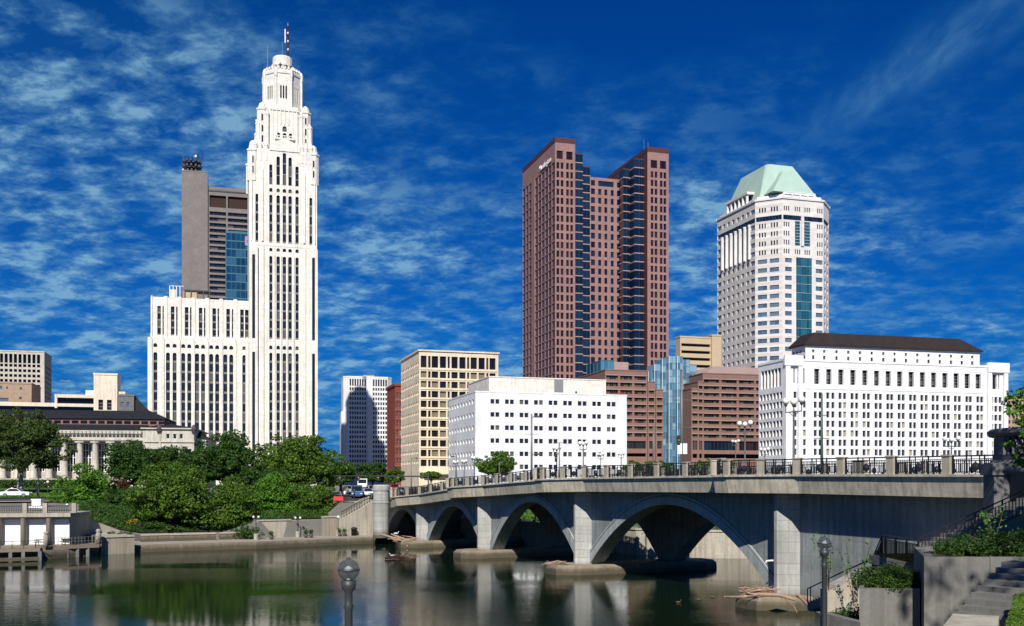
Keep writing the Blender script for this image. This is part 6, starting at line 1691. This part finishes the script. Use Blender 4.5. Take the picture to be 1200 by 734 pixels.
PPL = [(498, 'cloth_white', 'person in a white top walking on the pavement at the far bridge end', 2), (503.5, 'cloth_blue', 'person in a dark blue top beside the one in white', -1), (508, 'cloth_yellow', 'person in a yellow top on the far bridge pavement', 1), (514, 'cloth_black', 'person in black behind the railing right of the yellow top', 3),
       (486, 'cloth_violet', 'person in a pale violet top near the street corner', 2), (478, 'cloth_red', 'person in a red top by the bridge end', 0)]
for i, (px, sh, lb, tw) in enumerate(PPL):
    s = far_s(px, BW-.3); o = figure(None, sh, stride=.1+.03*i, arm=.05*i-.1); o.location = bw(s, BW-.3-(i % 3)*.5, zf(s)+.01); o.rotation_euler = (0, 0, ang_b+R(90+40*tw)); tag(o, lb, 'person', 'people walking at the far end of the bridge')
for i, (px, D, sh, lb) in enumerate(((404, 178, 'cloth_white', 'person in white at the street corner left of the round pier'), (415, 182, 'cloth_black', 'person in black waiting on the corner, left of the cars'), (399, 174, 'cloth_blue', 'person in blue top close to the dark corner tree'))):
    o = figure(None, sh, stride=.05+.05*i); o.location = at(px, D, gz(px, D)+.03); o.rotation_euler = (0, 0, i*1.3); tag(o, lb, 'person', 'people on the street corner')

# ---------------------------------------------------------------- vehicles
def car(label, mat, loc, rz, van=False, cat='car', group='cars near the bridge end'):
    r = thing('delivery_van' if van else 'parked_car', label, cat, loc, rz, group); m = MB()
    L, w = (5.4, 1.0) if van else (4.5, .9)
    pr = [(-L/2, .35), (L/2, .35), (L/2, .7), (L/2-.1, .85), (L/2-1.1, .95)] + ([(L/2-1.7, 2.1), (-L/2+.1, 2.2), (-L/2, 1.0)] if van else [(L/2-1.15, .96), (-L/2+.85, .98), (-L/2+.15, .93), (-L/2, .8)])
    n = len(pr)
    def side(y, ins=0): return [(x, y, z) for x, z in pr]
    m.add(side(-w)+side(w), [tuple(range(n)), tuple(range(2*n-1, n-1, -1))]+[(i, n+i, n+(i+1) % n, (i+1) % n) for i in range(n)], mat)
    if not van:
        cab = [(L/2-1.25, .95), (L/2-1.95, 1.42), (-L/2+1.45, 1.45), (-L/2+.7, .96)]; w2 = w-.16
        vs = [(x, (-w+.04 if z < 1 else -w2), z) for x, z in cab]+[(x, (w-.04 if z < 1 else w2), z) for x, z in cab]
        m.add(vs, [(0, 1, 2, 3), (7, 6, 5, 4), (1, 5, 6, 2)], mat); m.add(vs, [(0, 4, 5, 1), (2, 6, 7, 3)], mat)
    m.obj('body', r)
    m = MB()
    if van:
        for s_ in (-1, 1): m.box(L/2-2.4, L/2-1.55, s_*w-.01*s_, s_*(w+.012), 1.25, 1.85, 'car_glass')
        m.add([(L/2-1.13, -w+.1, 1.0), (L/2-1.13, w-.1, 1.0), (L/2-1.62, w-.12, 2.0), (L/2-1.62, -w+.12, 2.0)], [(0, 1, 2, 3)], 'car_glass')
    else:
        w2 = w-.16
        for s_ in (-1, 1):
            q = [(L/2-1.42, s_*(w-.03), 1.0), (L/2-1.98, s_*(w2+.012), 1.38), (-L/2+1.5, s_*(w2+.012), 1.40), (-L/2+.95, s_*(w-.03), 1.0)]
            m.add(q, [(0, 1, 2, 3) if s_ < 0 else (3, 2, 1, 0)], 'car_glass')
        m.add([(L/2-1.24, -w+.1, .98), (L/2-1.24, w-.1, .98), (L/2-1.92, w2-.06, 1.42), (L/2-1.92, -w2+.06, 1.42)], [(0, 1, 2, 3)], 'car_glass')
        m.add([(-L/2+.68, -w+.1, .99), (-L/2+.68, w-.1, .99), (-L/2+1.42, w2-.06, 1.45), (-L/2+1.42, -w2+.06, 1.45)], [(3, 2, 1, 0)], 'car_glass')
    m.obj('window', r)
    for x in (-L/2+.85, L/2-.85):
        for y in (-w, w):
            t = MB(); t.X = Matrix.Translation((x, y-.1 if y > 0 else y+.1, .33)) @ Matrix.Rotation(R(90), 4, 'X')
            t.lathe((0, 0, 0), [(.2, -.12), (.33, -.12), (.33, .12), (.2, .12)], 'tyre', 16); wo = t.obj('wheel', r)
            t = MB(); t.X = Matrix.Translation((x, y-.1 if y > 0 else y+.1, .33)) @ Matrix.Rotation(R(90), 4, 'X'); t.lathe((0, 0, 0), [(.2, -.125), (.2, .125)], 'steel', 12); t.obj('rim', wo)
    for y in (-w+.25, w-.25):
        m = MB(); m.box(L/2-.02, L/2+.02, y-.18, y+.18, .62, .76, 'globe_white'); m.obj('headlight', r)
        m = MB(); m.box(-L/2-.02, -L/2+.02, y-.16, y+.16, .66, .8, 'car_red'); m.obj('tail_light', r)
    return r
def carpx(px, D, *a, rz=0, **k): car(*a[:2], tuple(at(px, D, gz(px, D)+.125)), rz, **k)
carpx(19, 166, 'white sedan parked on the road below the lawn at far left', 'car_white', rz=R(8))
for px, D, lb, mt, rz, van in ((418, 186, 'light blue van at the crossing behind the round pier', 'car_blue', 80, True), (431, 190, 'white car stopped at the crossing, left of the round pier', 'car_white', 75, False), (437, 205, 'dark car behind the white car at the crossing', 'car_dark', 78, False),
                               (410, 200, 'silver car waiting near the dark corner tree', 'car_silver', 60, False), (452, 195, 'dark car seen right over the round pier', 'car_dark', 95, False), (425, 225, 'white van far back in the street between the trees', 'car_white', 85, True), (470, 200, 'silver car before the red brick block', 'car_silver', 92, False), (463, 214, 'red car before the red brick block', 'car_red', 88, False)):
    carpx(px, D, lb, mt, rz=R(-rz), van=van)
# street furniture at the corner
for i, (px, D, lb) in enumerate(((424, 158, 'dark bin on the riverwalk under the stairway wall'), (403.5, 153, 'round dark planter with plant on the riverwalk, right one of a pair'), (398, 152.5, 'round dark planter with plant on the riverwalk, left one of a pair'), (364.5, 149, 'dark planter by the stained wall, right one of a pair'), (358.5, 148.5, 'dark planter by the stained wall, left one of a pair'), (318, 144, 'small dark planter by the pale riverside wall'))):
    if i == 0:
        px, D = 415, 154.5
        t = thing('litter_bin', lb, 'bin', (*P2(px, D), .9)); k = MB(); k.lathe((0, 0, 0), [(.42, 0), (.45, 1.0), (.5, 1.02), (.5, 1.15), (.2, 1.3)], 'black_iron', 12); k.obj('drum', t, True)
    else:
        t = thing('flower_pot', lb, 'planter', (*P2(px, D), .9), 0, 'dark planters on the riverwalk'); k = MB(); k.lathe((0, 0, 0), [(.22, 0), (.32, .45), (.34, .5)], 'stone_dark', 10); k.obj('pot', t, True)
        rg = np.random.default_rng(i); pts = rg.normal((0, 0, .85), (.18, .18, .2), (220, 3)); o = bpy.data.objects.new('foliage', leaf_mesh('foliage', pts, pts-np.array((0, 0, .6)), .16, 'leaf_dark', i)); COL.objects.link(o); o.parent = t
t = thing('barrier', 'red plastic barrier panel at the top of the stairway wall', 'barrier', (*P2(396.5, 160), 5.75)); k = MB(); k.box(-.75, .75, -.05, .05, .35, 1.0, 'red_plastic'); k.obj('panel', t); k = MB(); k.box(-.7, -.62, -.2, .2, 0, .35, 'red_plastic'); k.box(.62, .7, -.2, .2, 0, .35, 'red_plastic'); k.obj('foot', t)

# ---------------------------------------------------------------- near bank: walk, stairs, planters
def near_bank():
    m = MB(); E_ = [(-900, 21), (4, 21), (9.6, 29), (14.6, 43), (19.8, 58), (27, 66), (45, 60), (900, 60), (900, 9), (-900, 9)]
    m.add([(x, y, 3.5) for x, y in E_], [tuple(range(len(E_)))], 'paving'); struct(m.obj('near_path'))
    q = thing('river_wall', 'grey river wall edge below the near globe lamp', 'wall', (9.6, 29, -1)); w = MB()
    for a, b in zip(E_[:7], E_[1:8]):
        w.quad((b[0]-9.6, b[1]-29, 0), (a[0]-9.6, a[1]-29, 0), (a[0]-9.6, a[1]-29, 4.49), (b[0]-9.6, b[1]-29, 4.49), 'planter_concrete')
    w.obj('face', q)
    m = MB(); m.prism([(-900, -60), (900, -60), (900, 9), (-900, 9)], 3.4, 7.4, 'paving'); struct(m.obj('upper_terrace'))
    # ground rising behind the big planter
    m = MB(); m.add([(12, 34.2, 6.6), (60, 34.2, 7.4), (60, 62, 8.), (29, 62, 5), (22, 48, 5.4), (16.6, 40.5, 5.6)], [(0, 1, 2, 3, 4, 5)], 'grass'); struct(m.obj('slope'))
near_bank()
def planter(name, label, P, z0, z1, th=.22, mat='planter_concrete'):
    """box planter over a ccw outline P"""
    o = Vector(P[0]); r = thing(name, label, 'planter', (*o, z0)); m = MB(); h = z1-z0; Q = [Vector(p)-o for p in P]; n = len(Q); c = sum(Q, Vector((0, 0)))/n
    I = [q+(c-q).normalized()*th*1.4 for q in Q]
    for i in range(n):
        a, b, d, e = Q[i], Q[(i+1) % n], I[(i+1) % n], I[i]
        m.add([(*a, 0), (*b, 0), (*d, 0), (*e, 0), (*a, h), (*b, h), (*d, h), (*e, h)], [(4, 5, 6, 7), (0, 1, 5, 4), (2, 3, 7, 6)], mat)
    m.obj('wall', r); s = MB(); s.prism([tuple(q) for q in I], h-.5, h-.12, 'soil'); s.obj('soil', r); return r
planter('planter', 'tall grey concrete planter wall dappled with leaf shadow, at lower right', [(.4025*28, 28), (26, 28), (26, 34), (.3925*32.4, 32.4)], 3.5, 6.95)
planter('planter', 'smaller lower grey concrete planter left of the dappled one', [(.3392*29, 29), (.3985*29, 29), (.3985*32, 32), (.342*32.4, 32.4)], 3.5, 5.98)
shrub('shrub', 'broad green shrubs overflowing the tall dappled planter', (15.9, 30.6, 6.6), 3.1, 1.7, 1.08, 'leaf_shrub', .085, 120, 71)
shrub('shrub', 'wide green shrubs behind the dappled planter at the right edge', (20.6, 31.0, 6.6), 2.8, 1.9, 1.2, 'leaf_shrub', .085, 90, 72)
shrub('shrub', 'juniper like green shrub spilling over the smaller planter', (.372*30, 30.2, 5.7), .72, 1.1, 1.0, 'leaf_shrub', .065, 70, 73)
shrub('shrub', 'dark twiggy bush beside the globe lamp and smaller planter', (.328*31, 31.3, 4.3), .45, .8, 1.15, 'leaf_dark', .07, 16, 74)
def weed(label, loc, h, seed):
    r = thing('sapling', label, 'plant', loc); rd = random.Random(seed); m = MB(); P = []
    for i in range(4):
        a = rd.uniform(0, 6.28); e = Vector((math.cos(a)*h*.25, math.sin(a)*h*.2, h*rd.uniform(.75, 1))); mid = e*.5+Vector((.05, 0, .1)); m.tube([(0, 0, 0), mid, e], [.018, .012, .005], 'bark', 4)
        for k in range(34): t = rd.uniform(.25, 1.); p = mid.lerp(e, (t-.5)*2) if t > .5 else mid*(t*2); P.append(p+Vector((rd.gauss(0, .09), rd.gauss(0, .09), rd.gauss(0, .07))))
    m.obj('stem', r); P = np.array([tuple(p) for p in P]); o = bpy.data.objects.new('foliage', leaf_mesh('foliage', P, np.tile((0, -.3, 1), (len(P), 1)), .11, 'leaf_bright', seed)); COL.objects.link(o); o.parent = r
weed('thin leafy sapling growing beside the handrail above the river', (.309*38, 38, 5.0), 2.3, 3)
weed('thin sapling climbing in front of the stair rail posts', (.468*33, 33, 6.8), 1.6, 4)
weed('pale green sapling leaning over the lower stair flight', (.334*39, 39, 4.4), 2.6, 5)
weed('low leafy weed near the driftwood at the water', (.316*42, 42, 3.4), 1.7, 6)
def stairs():
    A = Vector((.3963*37, 37, 6.0)); B_ = Vector((.5*38.6, 38.6, 7.75)); C_ = Vector((23.2, 39.8, 9.25))
    L0 = Vector((.361*41.5, 41.5, 5.95)); L1 = Vector((.352*43.5, 43.5, 4.9)); E1 = Vector((.2885*56, 56, 2.35))
    r = thing('stairway', 'concrete stairway with black iron railings climbing to the bridge lookout', 'stairway', tuple(A)); m = MB()
    def flight(p, q, n, wd=1.7, back=Vector((0, 1, 0))):
        d = q-p; h = Vector((d.x, d.y, 0)).normalized(); k = Vector((-h.y, h.x, 0))
        if k.dot(back) < 0: k = -k
        for i in range(n):
            a = p+d*(i/n)-A; b = p+d*((i+1)/n)-A; z = max(a.z, b.z); z2 = min(a.z, b.z)-.35
            pts = [(a.x, a.y), (b.x, b.y), (b.x+k.x*wd, b.y+k.y*wd), (a.x+k.x*wd, a.y+k.y*wd)]
            ar = sum(pts[j][0]*pts[(j+1) % 4][1]-pts[(j+1) % 4][0]*pts[j][1] for j in range(4))
            m.prism(pts if ar > 0 else pts[::-1], z2, z, 'planter_concrete')
        return k
    k1 = flight(A, C_, 22); m.prism([(0, 0), (1.2, .3), (1.4, 3.5), (L0.x-A.x-.1, L0.y-A.y+1.2), (L0.x-A.x, L0.y-A.y)][::1], -.4, 0, 'planter_concrete')
    k2 = flight(L1, E1, 20, 1.5, Vector((1, 0, 0))); flight(L0, L1, 5, 1.5, Vector((1, 0, 0)))
    m.obj('steps', r)
    def rail(p, q, hgt, name='railing', extra=True):
        o = MB(); p, q = p-A, q-A; U = Vector((0, 0, 1)); n = max(2, int((q-p).length/.165)); rr = .028
        o.tube([p+U*hgt, q+U*hgt], rr, 'black_iron', 6); o.tube([p+U*(hgt-.16), q+U*(hgt-.16)], .016, 'black_iron', 5); o.tube([p+U*.1, q+U*.1], .02, 'black_iron', 5)
        for i in range(n+1):
            a = p.lerp(q, i/n); big = i % 8 == 0 or i == n
            o.tube([a+U*(.0 if big else .1), a+U*(hgt if big else hgt-.16)], .038 if big else .02, 'black_iron', 5)
        return o.obj(name, r)
    off = Vector((0, -.05, 0))
    rail(A+off, C_+off, .95); rail(A+off, L0, .9); rail(L0, L1, .85); rail(L1+k2*1.45, E1+k2*1.45, .85) if False else None
    o = MB(); U = Vector((0, 0, .85)); p, q = L1-A, E1-A
    o.tube([p+U, p.lerp(q, .5)+U*1.0, q+U*.95, q+Vector((0, 0, .05))], .035, 'rust', 6)
    for t in (.0, .33, .66, .94): a = p.lerp(q, t); o.tube([a, a+U], .03, 'rust', 5)
    o.obj('handrail', r)
    s = thing('retaining_wall', 'pale sloping concrete wall beside the upper stair flight', 'wall', (.4*36.2, 36.2, 4)); o = MB()
    a0, b0 = Vector((0, 0)), Vector((9, 1.5))
    o.add([(0, 0, 0), (9, 1.5, 0), (9, 1.5, 4.6), (0, 0, 1.55), (0, .35, 0), (9, 1.85, 0), (9, 1.85, 4.6), (0, .35, 1.55)], [(0, 1, 2, 3), (7, 6, 5, 4), (3, 2, 6, 7), (0, 3, 7, 4), (1, 5, 6, 2)], 'pale_concrete'); o.obj('wall', s)
    s = thing('wedge_wall', 'sunlit pale concrete wedge below the lower stair flight', 'wall', (.308*40, 40, 2)); o = MB()
    zt0, zt1 = zat(694, 40)-2, zat(667, 41)-2
    o.add([(0, 0, 0), (1.9, .6, 0), (1.9, .6, zt1), (0, 0, zt0), (.2, 1.6, 0), (2.1, 2.2, 0), (2.1, 2.2, zt1), (.2, 1.6, zt0)], [(0, 1, 2, 3), (7, 6, 5, 4), (3, 2, 6, 7), (0, 3, 7, 4), (1, 5, 6, 2)], 'pale_concrete'); o.obj('wall', s)
    s = thing('low_wall', 'low grey concrete wall end right of the globe lamp post', 'wall', (.3075*29.5, 29.5, 3.5)); o = MB()
    z0, z1 = zat(719.5, 29.5)-3.5, zat(730.5, 28.2)-3.5
    x1 = .339*28.4-.3075*29.5
    o.add([(0, 0, 0), (x1, -1.2, 0), (x1, -1.2, z1), (0, 0, z0), (.15, .5, 0), (x1+.15, -.7, 0), (x1+.15, -.7, z1), (.15, .5, z0)], [(0, 1, 2, 3), (7, 6, 5, 4), (3, 2, 6, 7), (0, 3, 7, 4), (1, 5, 6, 2)], 'planter_concrete'); o.obj('wall', s)
stairs()
def low_steps():
    r = thing('garden_steps', 'shallow concrete steps descending in front of the dappled planter', 'steps', (9.5, 21, 3.5), R(38)); m = MB()
    for i in range(9):
        x = i*.36; m.box(x, x+.36 if i < 8 else x+4, -5, .5+i*.05, 0, 2.78+i*.112, 'planter_concrete')
    m.obj('steps', r)
    r = thing('block', 'cream concrete wall end with flat sunlit top at the bottom edge', 'wall', (.42*15.6, 15.6, 3.5)); m = MB(); bl = [(0, 0), (.4733*15.2-.42*15.6, -.4), (.4758*16.9-.42*15.6, 1.3), (.4308*17.2-.42*15.6, 1.6)]; m.prism(bl, 0, 3.29, 'pale_concrete'); m.obj('wall', r)
    g = MB(); V = []
    for j in range(9):
        for i in range(13):
            x, y = 6.95+i*.6+(.39*j), 14.5+j*.75; z = 6.68+.3*min(1, i/4)+.05*math.sin(i*1.3+j)
            V.append((x, y, z))
    g.add(V, [(j*13+i, j*13+i+1, (j+1)*13+i+1, (j+1)*13+i) for j in range(8) for i in range(12)], 'grass'); struct(g.obj('lawn_corner'))
    rg = np.random.default_rng(9); n = 26000; y = rg.uniform(14.5, 20.5, n); x0 = 6.95+.39*(y-14.5)/.75; x = x0+rg.uniform(0, 6, n); z = 6.68+.3*np.minimum(1, (x-x0)/.6/4)+.05
    o = bpy.data.objects.new('grass_blades', leaf_mesh('grass_blades', np.stack([x, y, z], 1), np.tile((.2, -1, .1), (n, 1)), .10, 'leaf_mid', 9, .6)); COL.objects.link(o); o['kind'] = 'stuff'
low_steps()

# ---------------------------------------------------------------- driftwood and birds
def driftwood(label, loc, seed, R_=2.2, n=14, big=(), rz=0, name='driftwood', h=.5):
    r = MB(); rd = random.Random(seed)
    for i in range(n):
        a = rd.uniform(-.7, .7)+(math.pi if rd.random() < .5 else 0); L = rd.uniform(.5, 1)*R_; c = Vector((rd.uniform(-R_, R_)*.5, rd.uniform(-R_, R_)*.4, rd.uniform(.05, h))); d = Vector((math.cos(a), math.sin(a)*.6, rd.uniform(-.25, .2)))
        w = rd.uniform(.02, .07)*R_/2; k = Vector((rd.gauss(0, .15), rd.gauss(0, .15), rd.gauss(0, .08)))
        r.tube([c-d*L*.5, c+k, c+d*L*.5], [w*.5, w, w*.3], 'driftwood', 6)
        if rd.random() < .7: r.tube([c+k, c+k+Vector((rd.gauss(0, .5), rd.gauss(0, .4), rd.uniform(-.3, .4)))*L*.6], [w*.5, w*.15], 'driftwood', 5)
    for pts, w in big: r.tube(pts, w, 'driftwood', 8)
    o = r.obj(name); o.location = loc; o.rotation_euler = (0, 0, rz); return tag(o, label, 'driftwood', 'driftwood on the footings')
p1 = Vector(bw(.4, -3.4, .95)); rel = lambda px, py, D: at(px, D, py=py)-p1
driftwood('large tangle of pale branches on the nearest bridge footing, one long limb pointing left', p1, 1, 2.0, 34,
          big=[([rel(849, 699.5, 67), rel(868, 700, 69), rel(888, 696.5, 69.5), rel(915, 698, 70), rel(932, 703, 70)], [.05, .10, .12, .14, .1]), ([rel(866, 688.5, 68.5), rel(876, 695, 69), rel(884, 697, 69.4)], [.04, .07, .1]),
               ([rel(934, 698, 68), rel(952, 706, 66), rel(985, 712, 62)], [.12, .2, .16]), ([rel(936, 699, 67), rel(950, 712, 64), rel(963, 720, 61)], [.08, .14, .1]), ([rel(945, 703, 66), rel(968, 712, 63), rel(990, 717, 60)], [.1, .16, .12]), ([rel(920, 702, 70), rel(931, 712, 67), rel(934, 718, 66)], [.03, .05, .02])])
p2 = bw(-30, -3.2, .93); driftwood('thin tangle of branches on the second bridge footing', p2, 2, 2.0, 8, h=.25)
p4 = bw(-75.4, -3.3, .93); driftwood('dark heap of slanting logs on the farthest bridge footing', p4, 4, 2.8, 12, big=[([(-3, -.2, .9), (-.5, -.6, .2), (.9, -1.4, -.7)], [.1, .16, .12]), ([(-1.6, 0, .9), (.6, -.5, .1), (1.9, -1.2, -.6)], [.1, .15, .1])])
o = driftwood('dark snag of branches floating on open water left of the footings', at(463, 119, .05), 8, 1.5, 22, big=[([(-1.2, 0, .1), (0, 0, .2), (1.0, 0, .25), (1.5, .1, .9)], [.12, .16, .1, .03])], name='floating_snag')
o.data.materials[0] = MATS['rust']; del o['group']
def bird(label, loc, rz, mat, k=1., group='ducks on the river'):
    m = MB(); m.lathe((0, 0, 0), [(.01, -.01), (.1, -.04), (.1, .0), (.01, .0)], mat, 8) if False else None
    n = 10; P = [(-.30, .10, .01), (-.24, .09, .05), (-.12, .07, .10), (.04, .06, .11), (.16, .07, .07), (.21, .12, .045), (.23, .2, .035), (.25, .25, .045), (.30, .26, .035), (.34, .245, .012), (.38, .24, .006)]
    vs = []; 
    for x, z, r_ in P:
        for j in range(n): a = 2*math.pi*j/n; vs.append((x*k, r_*math.cos(a)*k, (z+r_*.8*math.sin(a))*k))
    fs = [(i*n+j, i*n+(j+1) % n, (i+1)*n+(j+1) % n, (i+1)*n+j) for i in range(len(P)-1) for j in range(n)]+[tuple(range(n-1, -1, -1)), tuple((len(P)-1)*n+j for j in range(n))]
    m.add(vs, fs, mat); o = m.obj('duck', None, True); o.location = loc; o.rotation_euler = (0, 0, rz); return tag(o, label, 'bird', group)
bird('brown duck swimming alone under the big arch, lowest of three', at(795, 9*1200/141.5, 0), .4, 'feather_brown', .8)
bird('brown duck in the middle of the three on the water', at(818, 9*1200/138.5, 0), 2.8, 'feather_brown', .8)
bird('brown duck nearest the footing, highest of the three', at(835.5, 9*1200/135.5, 0), .2, 'feather_brown', .8)
bird('white gull perched on the floating snag', at(460, 119, .35), 3.0, 'feather_white', 1.3, 'gulls on driftwood')
bird('white gull perched on the logs of the farthest footing', Vector(bw(-77.2, -3.6, 1.75)), .5, 'feather_white', 1.3, 'gulls on driftwood')
# white pipe outlet on the nearest pier
o = MB(); o.tube([(0, .1, 0), (-.25, -.3, -.03), (-.3, -.35, -.15)], .06, 'mast_white', 8); q = o.obj('drain_pipe', BR); q.location = (-.35, -1.3, 3.3)
for k_ in range(3): pass
o = MB(); o.lathe((0, 0, 0), [(.06, 0), (.06, 6)], 'black_iron', 6)
